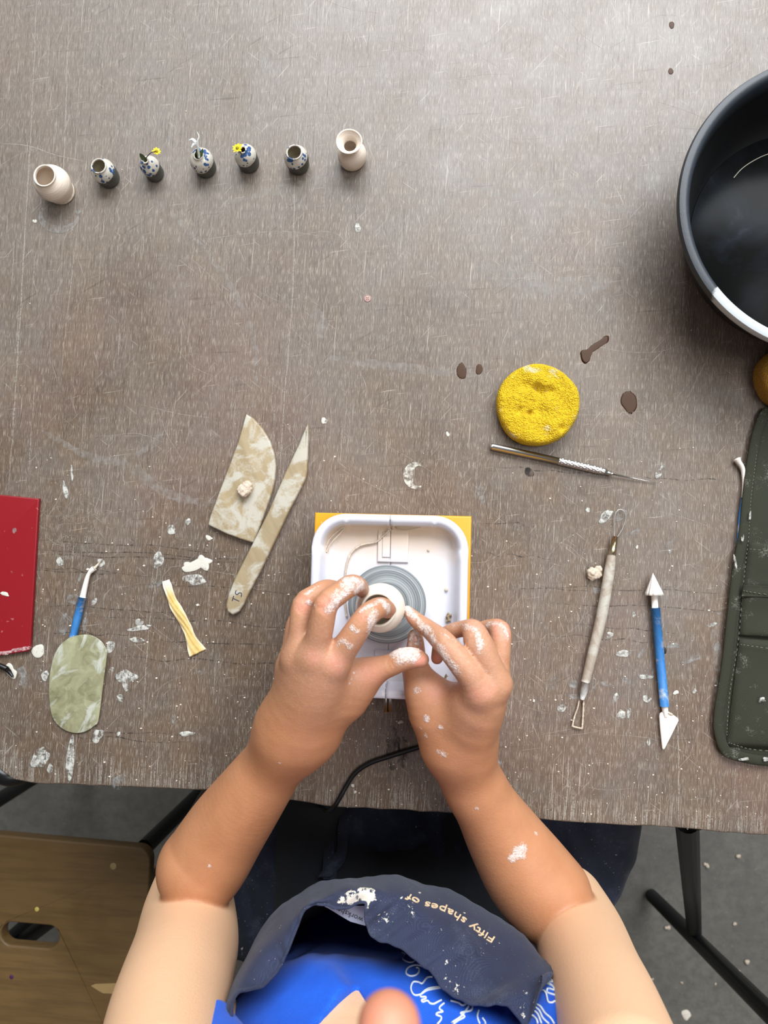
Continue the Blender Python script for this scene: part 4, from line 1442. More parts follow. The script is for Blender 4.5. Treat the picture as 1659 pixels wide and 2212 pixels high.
def stool(c, ang, label):
    root = thing('wooden_stool', label, 'stool', (c[0], c[1], FZ))
    w2, d2 = .20, .165
    ca_, sa_ = math.cos(ang), math.sin(ang)
    T = lambda x, y: (c[0] + x * ca_ - y * sa_, c[1] + x * sa_ + y * ca_)

    def rr(hw_, hh_, rad, cx=0, cy=0, n=9):
        o_ = []
        for qx, qy, a0 in ((1, 1, 0), (-1, 1, 90), (-1, -1, 180), (1, -1, 270)):
            for k in range(n):
                t = math.radians(a0 + 90 * k / (n - 1))
                o_.append(T(cx + qx * (hw_ - rad) + rad * math.cos(t), cy + qy * (hh_ - rad) + rad * math.sin(t)))
        return o_
    slab('seat', rr(w2, d2, .018), SZ - .018, SZ, M['ply'], root, bev=.003, holes=[rr(.0395, .0145, .0143)])
    for sx in (-1, 1):
        for sy in (-1, 1):
            t0, t1 = T(sx * (w2 - .06), sy * (d2 - .05)), T(sx * (w2 - .05) , sy * (d2 - .04))
            bar('leg', (t0[0], t0[1], SZ - .019), (t1[0], t1[1], FZ + .011), .011, M['black'], root)
    for sy in (-1, 1):
        bar('frame_rail', (*T(-w2 + .06, sy * (d2 - .09)), SZ - .03), (*T(w2 - .06, sy * (d2 - .09)), SZ - .03), .011, M['black'], root)
    return root, T


sc0 = P(315 - 331, 1812 + 200, SZ)
an = math.radians(-2.2)
slot = P(64, 2021, SZ)
sroot, T = stool((slot.x, slot.y - .0), an, 'plywood stool with an oval hand slot at the lower left')
# seat is placed so that its slot sits under the photographed one; move its far edge to fit
se = [o_ for o_ in sroot.children if o_.name.startswith('seat')][0]
bm = bmesh.new(); bm.from_mesh(se.data)
off = wloc(se)
tr, tt = P(316, 1990, SZ).x, P(150, 1812, SZ).y
lx = max(v_.co.x for v_ in bm.verts) + off.x
ly = max(v_.co.y for v_ in bm.verts) + off.y
for v_ in bm.verts:
    if v_.co.x + off.x > slot.x + .06: v_.co.x += tr - lx + .003
    if v_.co.y + off.y > slot.y + .06: v_.co.y += tt - ly + .006
    if v_.co.x + off.x < slot.x - .06: v_.co.x -= tr - lx
    if v_.co.y + off.y < slot.y - .06: v_.co.y -= .03
bm.to_mesh(se.data); bm.free()
for (u, v, r_, m_) in ((245, 1871, 7.5, S(150, 130, 90)), (80, 1964, 5, S(190, 172, 90)), (25, 2110, 4.5, S(70, 30, 80))):
    mk('screw_plug' if r_ > 6 else 'paint_spot', *lathe([(R(r_, SZ), .0), (R(r_, SZ), .0006), (R(r_ * .8, SZ), .0009)], P(u, v, SZ), 20), simple('plug', m_, .6), sroot)
slab('worn_patch', pxo([(196, 2130), (205, 2126), (262, 2124), (262, 2148), (222, 2146), (208, 2138)], SZ + .001), SZ + .0001, SZ + .0006, simple('bare_wood', S(160, 132, 86), .7), sroot)
bar('brace', P(-40, 2100, -.5), P(160, 1950, -.5), .012, M['black'], sroot)
# debris on the floor
for k, (u, v, s) in enumerate(((1612, 2076, 5), (1596, 2098, 5), (1440, 2000, 6), (1408, 2115, 4), (1594, 1850, 5), (1586, 1995, 4), (1472, 2122, 3), (1525, 1868, 6), (1546, 2125, 3))):
    lump('floor_debris', u, v, R(s, FZ), FZ, 'small grey chip of dry clay on the concrete floor', 'debris', seed=k + 20, n=3)['group'] = 'clay chips on the floor'
tag(low_relief('floor_chip', blob(1482, 2192, 22, 22, 20, 3, z=FZ + .0002), M['crumb'], None, .001), 'flat pale flake on the concrete floor at the bottom right', 'debris')

from mathutils.bvhtree import BVHTree

# ================================================================ PERSON
class Chain:
    """tapered limb: list of (x,y,z,r) nodes, blended inside with k"""
    def __init__(s, nodes, k=.004):
        s.n = np.array(nodes, np.float32)
        if len(s.n) > 2:
            s.n = crom(s.n, (len(s.n) - 1) * (7 if s.n[:, 3].max() > .027 else 3) + 1).astype(np.float32)
            k = 0
        s.k = k
        s.c = (s.n[:, :3].min(0) + s.n[:, :3].max(0)) / 2
        s.rad = float(np.linalg.norm(s.n[:, :3] - s.c, axis=1).max() + s.n[:, 3].max())

    def far(s, c, r):
        return np.linalg.norm(c - s.c) - s.rad > r

    def ev(s, p, c, r):
        if s.k > 0 or len(s.n) < 4: return s(p)
        A, B = s.n[:-1, :3], s.n[1:, :3]
        m = np.maximum(s.n[:-1, 3], s.n[1:, 3]) + np.linalg.norm(B - A, axis=1) / 2
        dd = np.linalg.norm((A + B) / 2 - c, axis=1) - m
        keep = dd < max(r - .02, dd.min() + .0001)
        return s(p, keep)

    def __call__(s, p, keep=None):
        d = None
        if len(s.n) == 1:
            return np.linalg.norm(p - s.n[0, :3], axis=-1) - s.n[0, 3]
        for i_, (a, b) in enumerate(zip(s.n[:-1], s.n[1:])):
            if keep is not None and not keep[i_]: continue
            ba = b[:3] - a[:3]
            pa = p - a[:3]
            h = np.clip((pa @ ba) / max(float(ba @ ba), 1e-9), 0, 1)
            q = pa - h[..., None] * ba
            e = np.sqrt(np.einsum('...i,...i->...', q, q)) - (a[3] + (b[3] - a[3]) * h)
            d = e if d is None else smin(d, e, s.k)
        return d


class Ell:
    def __init__(s, c, r, rot=None):
        s.c = np.array(c, np.float32); s.r = np.array(r, np.float32); s.rad = float(max(r))
        s.m = None if rot is None else np.array(rot, np.float32)

    def far(s, c, r):
        return np.linalg.norm(c - s.c) - s.rad > r

    def __call__(s, p):
        q = p - s.c
        if s.m is not None:
            q = q @ s.m
        k0 = np.sqrt(((q / s.r) ** 2).sum(-1))
        k1 = np.sqrt(((q / (s.r * s.r)) ** 2).sum(-1)) + 1e-9
        return np.where(k0 < 1, (k0 - 1) * float(s.r.min()), k0 * (k0 - 1) / k1)


def smin(a, b, k):
    if k <= 0: return np.minimum(a, b)
    h = np.maximum(k - np.abs(a - b), 0) / k
    return np.minimum(a, b) - h * h * k * .25


class Un:
    def __init__(s, items, k):
        s.i = items; s.k = k

    def far(s, c, r):
        return all(x.far(c, r) for x in s.i)

    def ev(s, p, c, r):
        d = None
        for x in s.i:
            if x.far(c, r): continue
            e = x.ev(p, c, r) if hasattr(x, 'ev') else x(p)
            d = e if d is None else smin(d, e, s.k)
        if d is None:
            d = np.full(p.shape[:-1], r, np.float32)
        return d


class Root:
    """trunk with branches that blend with the trunk but not with each other"""
    def __init__(s, trunk, branches, k):
        s.t, s.b, s.k = trunk, branches, k

    def far(s, c, r):
        return s.t.far(c, r) and all(x.far(c, r) for x in s.b)

    def ev(s, p, c, r):
        f = lambda x: x.ev(p, c, r) if hasattr(x, 'ev') else x(p)
        t = f(s.t)
        d = t
        for i, x in enumerate(s.b):
            if x.far(c, r): continue
            d = np.minimum(d, smin(t, f(x), s.k if i < len(s.b) - 1 else .020))
        return d


def extract(field, lo, hi, h, post=None):
    """surface nets over sparse blocks; returns verts, quads"""
    NB = 20
    MG = .05
    lo = np.array(lo, float); hi = np.array(hi, float)
    nb = np.ceil((hi - lo) / (h * NB)).astype(int)
    half = h * NB * .5 * math.sqrt(3)
    BIG = int(max(nb) * NB + 8)
    V, KEY, QD = [], [], []
    ar = np.arange(NB + 1)
    loc = np.stack(np.meshgrid(ar, ar, ar, indexing='ij'), -1)
    for bx in range(nb[0]):
        for by in range(nb[1]):
            for bz in range(nb[2]):
                o = np.array([bx, by, bz]) * NB
                c = (lo + (o + NB / 2) * h).astype(np.float32)
                if field.far(c, half + MG): continue
                dc = field.ev(c[None, :], c, half + MG)[0]
                if abs(dc) > half + .015: continue
                p = (lo + (loc + o) * h).astype(np.float32)
                d = field.ev(p, c, half + MG)
                if post is not None: d = post(d, p)
                ins = d < 0
                if ins.all() or not ins.any(): continue
                cnt = sum(ins[i:NB + i, j:NB + j, k:NB + k].astype(np.int8) for i in (0, 1) for j in (0, 1) for k in (0, 1))
                cells = np.argwhere((cnt > 0) & (cnt < 8))
                acc = np.zeros((len(cells), 3)); w = np.zeros(len(cells))
                for axis in range(3):
                    for a in (0, 1):
                        for b in (0, 1):
                            s0 = [0, 0, 0]; ot = [x for x in range(3) if x != axis]
                            s0[ot[0]], s0[ot[1]] = a, b
                            s1 = list(s0); s1[axis] = 1
                            d0 = d[tuple((cells + s0).T)]; d1 = d[tuple((cells + s1).T)]
                            m = (d0 < 0) != (d1 < 0)
                            t = np.where(m, d0 / np.where(m, d0 - d1, 1), 0)
                            q = np.array(s0, float)[None, :].repeat(len(cells), 0)
                            q[:, axis] = t
                            acc[m] += q[m]; w += m
                V.append(lo + (cells + o + acc / w[:, None]) * h)
                g = cells + o + 1
                KEY.append((g[:, 0] * BIG + g[:, 1]) * BIG + g[:, 2])
                for axis in range(3):
                    sl = [slice(0, NB)] * 3
                    sh = [slice(0, NB)] * 3; sh[axis] = slice(1, NB + 1)
                    e0 = ins[tuple(sl)]; e1 = ins[tuple(sh)]
                    ed = np.argwhere(e0 != e1)
                    if len(ed) == 0: continue
                    flip = e0[tuple(ed.T)]
                    g = ed + o + 1
                    u_, v_ = [(1, 2), (2, 0), (0, 1)][axis]
                    def key(du, dv):
                        q = g.copy(); q[:, u_] -= du; q[:, v_] -= dv
                        return (q[:, 0] * BIG + q[:, 1]) * BIG + q[:, 2]
                    qd = np.stack([key(1, 1), key(0, 1), key(0, 0), key(1, 0)], 1)
                    qd[~flip] = qd[~flip][:, ::-1]
                    QD.append(qd)
    V = np.concatenate(V); KEY = np.concatenate(KEY); QD = np.concatenate(QD)
    od = np.argsort(KEY); KEY = KEY[od]; V = V[od]
    ix = np.searchsorted(KEY, QD)
    ix = np.clip(ix, 0, len(KEY) - 1)
    ok = (KEY[ix] == QD).all(1)
    return V, ix[ok]


def to_obj(name, V, Fc, mat, parent, attrs=None, smooth_it=0):
    me = bpy.data.meshes.new(name)
    off = np.array(wloc(parent)) if parent else np.zeros(3)
    me.vertices.add(len(V)); me.vertices.foreach_set('co', (V - off).astype(np.float32).ravel())
    me.loops.add(len(Fc) * 4); me.loops.foreach_set('vertex_index', Fc.astype(np.int32).ravel())
    me.polygons.add(len(Fc)); me.polygons.foreach_set('loop_start', np.arange(len(Fc), dtype=np.int32) * 4)
    me.polygons.foreach_set('use_smooth', np.ones(len(Fc), bool))
    me.update(calc_edges=True); me.validate()
    for k, v in (attrs or {}).items():
        a = me.attributes.new(k, 'FLOAT', 'POINT'); a.data.foreach_set('value', v.astype(np.float32))
    me.materials.append(mat)
    o = bpy.data.objects.new(name, me)
    COL.objects.link(o)
    if parent: o.parent = parent
    return o


def relax(V, Fc, it=2, f=.5):
    """Taubin smoothing on quad mesh"""
    E = np.concatenate([Fc[:, [0, 1]], Fc[:, [1, 2]], Fc[:, [2, 3]], Fc[:, [3, 0]]])
    deg = np.bincount(E.ravel(), minlength=len(V)).astype(float)
    for k in range(it):
        for lam in (f, -f * 1.02):
            s = np.zeros_like(V)
            for ax_ in range(3):
                s[:, ax_] = np.bincount(E[:, 0], V[E[:, 1], ax_], len(V)) + np.bincount(E[:, 1], V[E[:, 0], ax_], len(V))
            V = V + lam * (s / np.maximum(deg, 1)[:, None] - V)
    return V


def node(u, v, z, rpx):
    p = P(u, v, z)
    return (p.x, p.y, p.z, R(rpx, z))


def CH(lst, k=.004):
    return Chain([node(*x) for x in lst], k)


person = thing('person', 'person in navy apron and blue top shaping a tiny pot with clay covered hands', 'person', (-.03, -.40, FZ))

# --- left hand (left in the picture)
L_palm = Un([CH([(650, 1580, .098, 50), (700, 1500, .125, 38), (724, 1432, .143, 30)], .01),
             CH([(636, 1575, .100, 52), (672, 1490, .132, 34), (678, 1415, .147, 29)], .01),
             CH([(625, 1575, .096, 50), (645, 1490, .124, 32), (640, 1420, .137, 27)], .01),
             CH([(628, 1570, .090, 42), (628, 1500, .108, 24), (624, 1440, .120, 19)], .01),
             CH([(690, 1560, .088, 46), (742, 1500, .102, 36), (766, 1472, .108, 32)], .01)], .022)
L_fing = [CH([(724, 1430, .143, 31), (757, 1382, .152, 28.5), (789, 1335, .156, 26), (808, 1318, .150, 24), (824, 1312, .141, 22), (838, 1318, .124, 19), (840, 1322, .113, 17)], .003),
          CH([(678, 1415, .147, 30), (692, 1360, .157, 28.5), (704, 1307, .162, 27), (730, 1284, .158, 24.5), (757, 1265, .149, 24), (774, 1266, .138, 20), (783, 1276, .120, 15.5)], .003),
          CH([(640, 1420, .137, 28), (648, 1365, .143, 25), (655, 1307, .145, 24.5), (680, 1285, .142, 22), (703, 1272, .134, 20.5), (725, 1272, .122, 17), (736, 1280, .111, 14)], .003),
          CH([(624, 1440, .120, 20), (630, 1395, .121, 20), (638, 1350, .121, 20), (652, 1325, .118, 17.5), (672, 1306, .112, 16), (692, 1300, .105, 14)], .003),
          CH([(752, 1500, .103, 40), (786, 1464, .110, 32), (818, 1446, .116, 27), (846, 1436, .119, 24), (870, 1424, .121, 24.5), (893, 1421, .121, 22), (910, 1425, .120, 17)], .004)]
L_fore = CH([(640, 1578, .094, 58), (621, 1612, .085, 61), (580, 1665, .072, 70), (535, 1727, .060, 79), (490, 1790, .048, 87), (452, 1850, .042, 92), (434, 1874, .042, 93)], .01)
L_hand = Root(L_palm, L_fing, .007)
L_low = Un([L_hand, L_fore], .028)
L_up = CH([(414, 1915, -.010, 80), (408, 1975, .012, 97), (402, 2045, .060, 110), (378, 2130, .130, 119), (358, 2210, .175, 126), (338, 2350, .230, 138)], .01)
# --- right hand
R_palm = Un([CH([(985, 1610, .088, 46), (1003, 1550, .108, 38), (1036, 1490, .130, 33)], .01),
             CH([(1000, 1600, .092, 50), (1035, 1540, .118, 40), (1070, 1477, .128, 26)], .01),
             CH([(1008, 1600, .088, 44), (1038, 1545, .108, 32), (1070, 1482, .113, 18)], .01),
             CH([(1004, 1605, .080, 40), (1032, 1545, .090, 30), (1056, 1500, .098, 22)], .01),
             CH([(965, 1600, .084, 46), (945, 1545, .094, 40), (925, 1500, .096, 32)], .01), CH([(960, 1540, .092, 34), (1020, 1510, .112, 32)], .01)], .018)
R_fing = [CH([(1038, 1488, .134, 36), (1018, 1460, .139, 30.5), (992, 1427, .141, 28), (970, 1401, .139, 26), (955, 1384, .134, 25), (930, 1362, .122, 20), (906, 1345, .115, 18), (890, 1330, .110, 14.5), (880, 1317, .108, 9.5)], .003),
          CH([(1073, 1477, .130, 30), (1052, 1432, .134, 31), (1034, 1392, .135, 31), (1022, 1362, .131, 24), (1003, 1358, .124, 18), (976, 1364, .116, 17), (958, 1374, .108, 15), (948, 1398, .100, 14), (944, 1422, .096, 13)], .003),
          CH([(1078, 1475, .115, 20), (1080, 1436, .120, 21), (1081, 1398, .121, 22), (1080, 1362, .117, 22), (1058, 1355, .108, 17), (1035, 1362, .100, 15), (1020, 1385, .094, 14)], .003),
          CH([(1066, 1495, .098, 24), (1078, 1450, .100, 20), (1080, 1410, .100, 18), (1060, 1388, .095, 14), (1035, 1400, .090, 12), (1020, 1420, .088, 11)], .003),
          CH([(930, 1530, .090, 38), (913, 1488, .096, 30), (902, 1462, .097, 27), (896, 1440, .097, 27), (897, 1412, .097, 22), (898, 1390, .099, 18.5), (897, 1374, .100, 15.5)], .004)]
R_hand = Root(R_palm, R_fing, .007)
R_fore = CH([(990, 1608, .082, 62), (1005, 1655, .074, 64), (1026, 1700, .066, 67), (1052, 1745, .058, 68), (1092, 1812, .046, 80), (1140, 1885, .040, 92), (1180, 1934, .040, 93)], .01)
R_low = Un([R_hand, R_fore], .018)
R_up = CH([(1226, 1955, -.012, 78), (1252, 2022, .034, 92), (1280, 2100, .105, 99), (1312, 2180, .160, 108), (1360, 2330, .230, 126)], .01)

TX = -.045
shL, shR = (-.185, -.335, .315, .048), (.115, -.335, .315, .048)
pL, pR = P(338, 2350, .230), P(1360, 2330, .230)
torso = Un([Chain([(TX - .06, -.460, -.19, .095), (TX - .045, -.440, -.06, .080), (TX - .050, -.400, .10, .082), (TX - .055, -.385, .18, .075), (TX - .07, -.370, .27, .052)], .05),
            Chain([(TX + .06, -.460, -.19, .095), (TX + .045, -.440, -.06, .080), (TX + .050, -.400, .10, .082), (TX + .055, -.385, .18, .075), (TX + .07, -.370, .27, .052)], .05),
            Chain([(TX, -.46, -.16, .095), (TX, -.44, -.04, .080), (TX, -.395, .12, .080), (TX, -.375, .19, .072), (TX, -.365, .28, .050)], .05),
            Chain([shL, (-.04, -.345, .32, .05), shR], .03),
            Ell((TX - .045, -.340, .12), (.045, .036, .045)), Ell((TX + .045, -.340, .12), (.045, .036, .045))], .03)
armL = Chain([(pL.x, pL.y, .230, R(138, .23)), shL], .02)
armR = Chain([(pR.x, pR.y, .230, R(126, .23)), shR], .02)
hx = -.0155
neck = Chain([(-.035, -.355, .31, .058), (-.025, -.315, .39, .050), (hx, -.285, .44, .050)], .02)
fz = Vector((0, -math.sin(math.radians(15)), math.cos(math.radians(15))))   # face up axis after the forward tilt
head = Un([Ell((hx, -.256, .500), (.074, .092, .086)), Ell((hx, -.226, .452), (.055, .064, .062)), Chain([(hx - .012, -.198, .410, .018), (hx + .012, -.198, .410, .018)], .01),
           Ell((hx - .03, -.192, .452), (.022, .02, .022)), Ell((hx + .03, -.192, .452), (.022, .02, .022)), Chain([(hx - .045, -.190, .487, .010), (hx, -.178, .490, .012), (hx + .045, -.190, .487, .010)], .01)], .026)
nose = Un([Chain([(hx, -.168, .480, .006), (hx + .0003, -.153, .457, .0078), (hx + .0008, -.1335, .434, .0090)], .004), Chain([(hx - .009, -.154, .432, .0070), (hx + .009, -.154, .432, .0070)], .003)], .008)
lips = Un([Chain([(hx - .019, -.168, .418, .0035), (hx, -.162, .4195, .0050), (hx + .019, -.168, .418, .0035)], .003), Chain([(hx - .015, -.168, .4095, .004), (hx, -.163, .4085, .0056), (hx + .015, -.168, .4095, .004)], .003)], .001)
ears = Un([Ell((hx - .074, -.262, .480), (.008, .018, .028)), Ell((hx + .074, -.262, .480), (.008, .018, .028))], .002)
face = Un([head, nose, lips, ears], .006)
core = Un([torso, neck, face], .022)
arms = Un([Un([L_up, armL], .0), Un([R_up, armR], .0), core], .02)
body = Un([arms, L_low, R_low], .0035)

HS = .0014
Vb, Fb = extract(body, (-.36, -.58, -.34), (.26, .02, .60), HS, )
Vb = relax(Vb, Fb, 2, .5)


Qi = np.array(Q.inverted().to_matrix())


def pix(V):
    d = (V - np.array((0, 0, H))) @ Qi.T
    return W / 2 + F * d[:, 0] / -d[:, 2], HP / 2 - F * d[:, 1] / -d[:, 2]


def blobmask(V, items):
    m = np.zeros(len(V))
    pu, pv = pix(V)
    for (u, v, z, rp, amp) in items:
        nr = np.abs(pu - u) + np.abs(pv - v) < 5
        if nr.any():
            z = float(V[nr, 2].max())
        c = np.array(P(u, v, z)); r_ = R(rp, z)
        d = np.linalg.norm(V - c, axis=1) / r_
        m = np.maximum(m, amp * np.clip(1.35 - d, 0, 1))
    return m


CL = [(882, 1405, .14, 24, .95), (862, 1405, .14, 22, .95), (902, 1412, .135, 13, .8), (868, 1420, .143, 20, .85), (893, 1426, .14, 12, .7), (848, 1406, .14, 12, .85)]
CRUST_N = len(CL)


def streak(pl, r, amp, n=None):
    q = crom(pl, n or len(pl) * 4)
    for i, (u_, v_) in enumerate(q):
        CL.append((u_, v_, .13, r * (.75 + .5 * abs(math.sin(i * 1.7))), amp * (.85 + .25 * math.sin(i * 2.3))))


streak([(893, 1372), (902, 1385), (906, 1405)], 10, .8)
streak([(897, 1365), (886, 1380), (884, 1398)], 7, .75)
streak([(875, 1308), (890, 1325), (905, 1342), (920, 1362), (934, 1382)], 11, .78)
streak([(912, 1350), (925, 1358), (936, 1375)], 7, .7)
streak([(950, 1398), (960, 1418), (972, 1438), (985, 1452)], 12, .68)
streak([(974, 1460), (984, 1472), (992, 1486)], 9, .65)
streak([(1005, 1352), (1022, 1358), (1032, 1372), (1037, 1390), (1036, 1406)], 9, .68)
streak([(962, 1358), (985, 1350), (1010, 1348)], 7, .5)
streak([(1050, 1348), (1075, 1346), (1092, 1356), (1096, 1378)], 9, .5)
streak([(790, 1270), (778, 1256), (762, 1248), (748, 1254)], 13, .72)
streak([(762, 1262), (748, 1278), (734, 1296), (722, 1312), (712, 1316)], 12, .74)
streak([(780, 1264), (772, 1278)], 13, .75)
streak([(740, 1262), (752, 1268), (764, 1272)], 10, .6)
streak([(728, 1276), (720, 1290)], 8, .55)
streak([(796, 1272), (790, 1282)], 8, .7)
streak([(660, 1282), (676, 1272), (692, 1262)], 5, .68)
streak([(666, 1300), (676, 1310)], 6, .6)
streak([(828, 1296), (838, 1308), (844, 1322)], 12, .74)
streak([(806, 1335), (806, 1352), (800, 1372), (794, 1390)], 12, .68)
streak([(778, 1318), (792, 1310), (808, 1302), (822, 1298)], 7, .62)
streak([(812, 1322), (814, 1340)], 10, .6)
streak([(988, 1382), (972, 1376), (952, 1366)], 6, .5)
streak([(758, 1354), (772, 1364)], 6, .6)
streak([(728, 1392), (738, 1384), (752, 1392), (756, 1398)], 7, .64)
streak([(757, 1475), (763, 1462), (767, 1450)], 6, .55)
CL += [(900, 1490, .12, 10, .62), (920, 1552, .115, 9, .72), (950, 1572, .115, 6, .66), (955, 1573, .115, 4, .8), (957, 1629, .10, 10, .62), (946, 1625, .10, 6, .55), (918, 1590, .10, 7, .5), (908, 1576, .1, 6, .5),
       (1118, 1842, .075, 15, .95), (1130, 1832, .075, 11, .85), (1160, 1798, .065, 8, .6), (1106, 1854, .075, 10, .8), (1128, 1850, .075, 9, .6), (1030, 1748, .085, 5, .6), (452, 1872, .095, 4, 1.1), (604, 1650, .12, 3, 1.0)]
clay = blobmask(Vb, CL)
lh = np.array(P(700, 1400, .14)); rh = np.array(P(1000, 1420, .13))
dust = np.clip(1.25 - np.minimum(np.linalg.norm(Vb - lh, axis=1), np.linalg.norm(Vb - rh, axis=1)) / .055, 0, 1) * .5
# upper arms and chest painted paler: part less tanned skin, part brighter light
crl, crr = np.array(P(432, 1948, .03)), np.array(P(1222, 1995, .03))


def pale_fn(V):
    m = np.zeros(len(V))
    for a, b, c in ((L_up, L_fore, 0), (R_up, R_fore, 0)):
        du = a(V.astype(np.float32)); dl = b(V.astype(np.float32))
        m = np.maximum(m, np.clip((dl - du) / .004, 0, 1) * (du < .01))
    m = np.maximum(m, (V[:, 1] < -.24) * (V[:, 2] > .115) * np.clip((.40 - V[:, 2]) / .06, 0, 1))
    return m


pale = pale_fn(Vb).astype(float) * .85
pk = [(708, 1306, .175, 22, .6), (655, 1306, .165, 20, .6), (727, 1436, .165, 24, .5), (678, 1420, .170, 20, .35), (787, 1328, .175, 16, .5), (905, 1430, .14, 14, .9), (912, 1425, .14, 12, .9), (895, 1400, .12, 10, .8),
      (946, 1425, .11, 16, .8), (1028, 1350, .145, 18, .5), (1085, 1356, .130, 24, .7), (880, 1340, .11, 14, .5), (800, 1450, .135, 30, .35), (940, 1490, .12, 26, .35), (1030, 1500, .16, 20, .35), (1055, 1492, .155, 20, .35)]
pink = blobmask(Vb, pk)
nose_d = np.linalg.norm(Vb - np.array([hx, -.150, .440]), axis=1)
pink = np.maximum(pink, np.clip(1.2 - nose_d / .035, 0, .6))
pink = np.maximum(pink, np.clip(1.6 - np.hypot((Vb[:, 0] - hx) / .017, (Vb[:, 2] - .414) / .0075), 0, 1.4) * (Vb[:, 1] > -.176))
# raised clay crust
cr_n = (np.sin(Vb[:, 0] * 1900) + np.sin(Vb[:, 1] * 2300 + Vb[:, 0] * 700) + np.sin(Vb[:, 0] * 3100 - Vb[:, 1] * 2500)) / 3


def vnormals(V, Fc):
    n = np.cross(V[Fc[:, 2]] - V[Fc[:, 0]], V[Fc[:, 3]] - V[Fc[:, 1]])
    out = np.zeros_like(V)
    for k in range(4):
        for ax_ in range(3):
            out[:, ax_] += np.bincount(Fc[:, k], n[:, ax_], len(V))
    return out / (np.linalg.norm(out, axis=1)[:, None] + 1e-12)


Nb = vnormals(Vb, Fb)
crust = blobmask(Vb, [c for c in CL[:CRUST_N + 10]])
Vb = Vb + Nb * (np.clip(crust - .45, 0, 1) * (.0007 + .0006 * cr_n))[:, None]
# knuckle creases


def crease(V, Nn, a, b, depth=.0008, w=.0009, n=4, gap=.0022, spread=.011):
    """shallow folds across a knuckle; a = knuckle top, b = along the finger"""
    c = np.array(P(*a)); d = np.array(P(*b)) - c
    d /= np.linalg.norm(d)
    q = V - c
    al = q @ d
    side = np.linalg.norm(q - al[:, None] * d, axis=1)
    m = np.zeros(len(V))
    for i in range(n):
        o = (i - (n - 1) / 2) * gap
        m += np.exp(-((al - o - .0010 * np.sin(side * 600 + i)) / w) ** 2)
    return V - Nn * (depth * m * np.exp(-(side / spread) ** 4))[:, None] * (Nn[:, 2:3] > .1)


for a, b in (((706, 1308, .175), (735, 1280, .172)), ((655, 1308, .160), (680, 1285, .158)), ((789, 1332, .172), (812, 1315, .165)), ((957, 1386, .150), (940, 1368, .142)), ((1030, 1358, .145), (1010, 1355, .140)),
             ((846, 1430, .135), (870, 1424, .136)), ((898, 1418, .115), (898, 1400, .115)), ((906, 1346, .127), (890, 1331, .122))):
    Vb = crease(Vb, Nb, a, b)
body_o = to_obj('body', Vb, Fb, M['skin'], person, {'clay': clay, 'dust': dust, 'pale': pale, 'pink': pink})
# brows, eyes and hair of the head above the frame
bvh_body = BVHTree.FromPolygons([Vector(v_) for v_ in Vb], [tuple(int(x) for x in f_) for f_ in Fb])


def onface(pl, r, n=14, lift=.0004, fl=.5):
    q = []
    for x, z in crom(pl, n):
        h_ = bvh_body.ray_cast(Vector((x, -.02, z)), Vector((0, -1, 0)))
        if h_[0] is not None: q.append(h_[0] + Vector((0, lift, 0)))
    k = len(q)
    return tube(q, [r * math.sin(math.pi * (i + .7) / (k + .4)) ** .6 for i in range(k)], 8, True, fl)


for s in (-1, 1):       # looking down: lids closed, lashes and brows
    mk('eyelashes', *onface([(hx + s * .018, .4685), (hx + s * .030, .4655), (hx + s * .043, .4690)], .0012), M['hair'], person)
    mk('eyebrow', *onface([(hx + s * .012, .490), (hx + s * .03, .496), (hx + s * .048, .490)], .0030), M['hair'], person)
hairf = Un([Ell((hx, -.285, .512), (.086, .088, .090)), Ell((hx, -.335, .44), (.06, .035, .06)), Ell((hx, -.37, .47), (.036, .036, .036))], .02)
Vh, Fh = extract(hairf, (-.13, -.43, .34), (.10, -.17, .62), .004, lambda d, p: np.maximum(d, (p[..., 1] + .205) * .8 + (.52 - p[..., 2]) * .55))
to_obj('hair', relax(Vh, Fh, 2), Fh, M['hair'], person)


O_ = Vector((0, 0, H))


def snap(u, v, bvh, lift=.0007, fb=None):
    d = (P(u, v, 0) - O_).normalized()
    h_ = bvh.ray_cast(O_, d)
    if h_[0] is None: return fb
    return h_[0] - d * lift


# finger nails
M['nail'] = N('nail', col=S(212, 172, 156), rough=.3, coat=.3).m
for (u, v, ang, ln, wd) in ((897, 1380, 88, 14, 11),):
    ca_, sa_ = math.cos(math.radians(ang)), -math.sin(math.radians(ang))
    vs_, fs_ = [], []
    for i in range(9):
        for j in range(9):
            a_, b_ = i / 4 - 1, j / 4 - 1
            k_ = math.sqrt(max(0, 1 - .45 * a_ * a_)) if True else 1
            x_, y_ = a_ * ln * .5, b_ * wd * .5 * k_
            q_ = snap(u + x_ * ca_ - y_ * sa_, v + x_ * sa_ + y_ * ca_, bvh_body, .0003 + .0001 * (1 - b_ * b_) * (a_ + 1))
            vs_.append(q_ or P(u, v, .13))
    fs_ = [(i * 9 + j, i * 9 + j + 1, i * 9 + j + 10, i * 9 + j + 9) for i in range(8) for j in range(8)]
    o = mk('fingernail', vs_, fs_, M['nail'], person)
    o.modifiers.new('t', 'SOLIDIFY').thickness = .0004


def fold(p, amp=.0022):
    x, y, z = p[..., 0], p[..., 1], p[..., 2]
    a_ = np.sin(z * 31 + x * 12) * 1.4 + np.sin(x * 47 - z * 23)
    return amp * (np.sin(x * 95 + a_ * 1.6) * (.5 + .5 * np.sin(z * 27 + x * 33)) + .35 * np.sin(x * 210 + z * 60 + a_ * 2) * (.5 + .5 * np.sin(z * 41 - x * 50)))


# --- blue top
ap_, al_ = snap(772, 2136, bvh_body, -.0), snap(693, 2209, bvh_body, -.0)
x0v, zav = ap_.x, ap_.z
vsl = abs(al_.x - ap_.x) / max(.004, al_.z - ap_.z)
print('neck', ap_, al_, vsl)


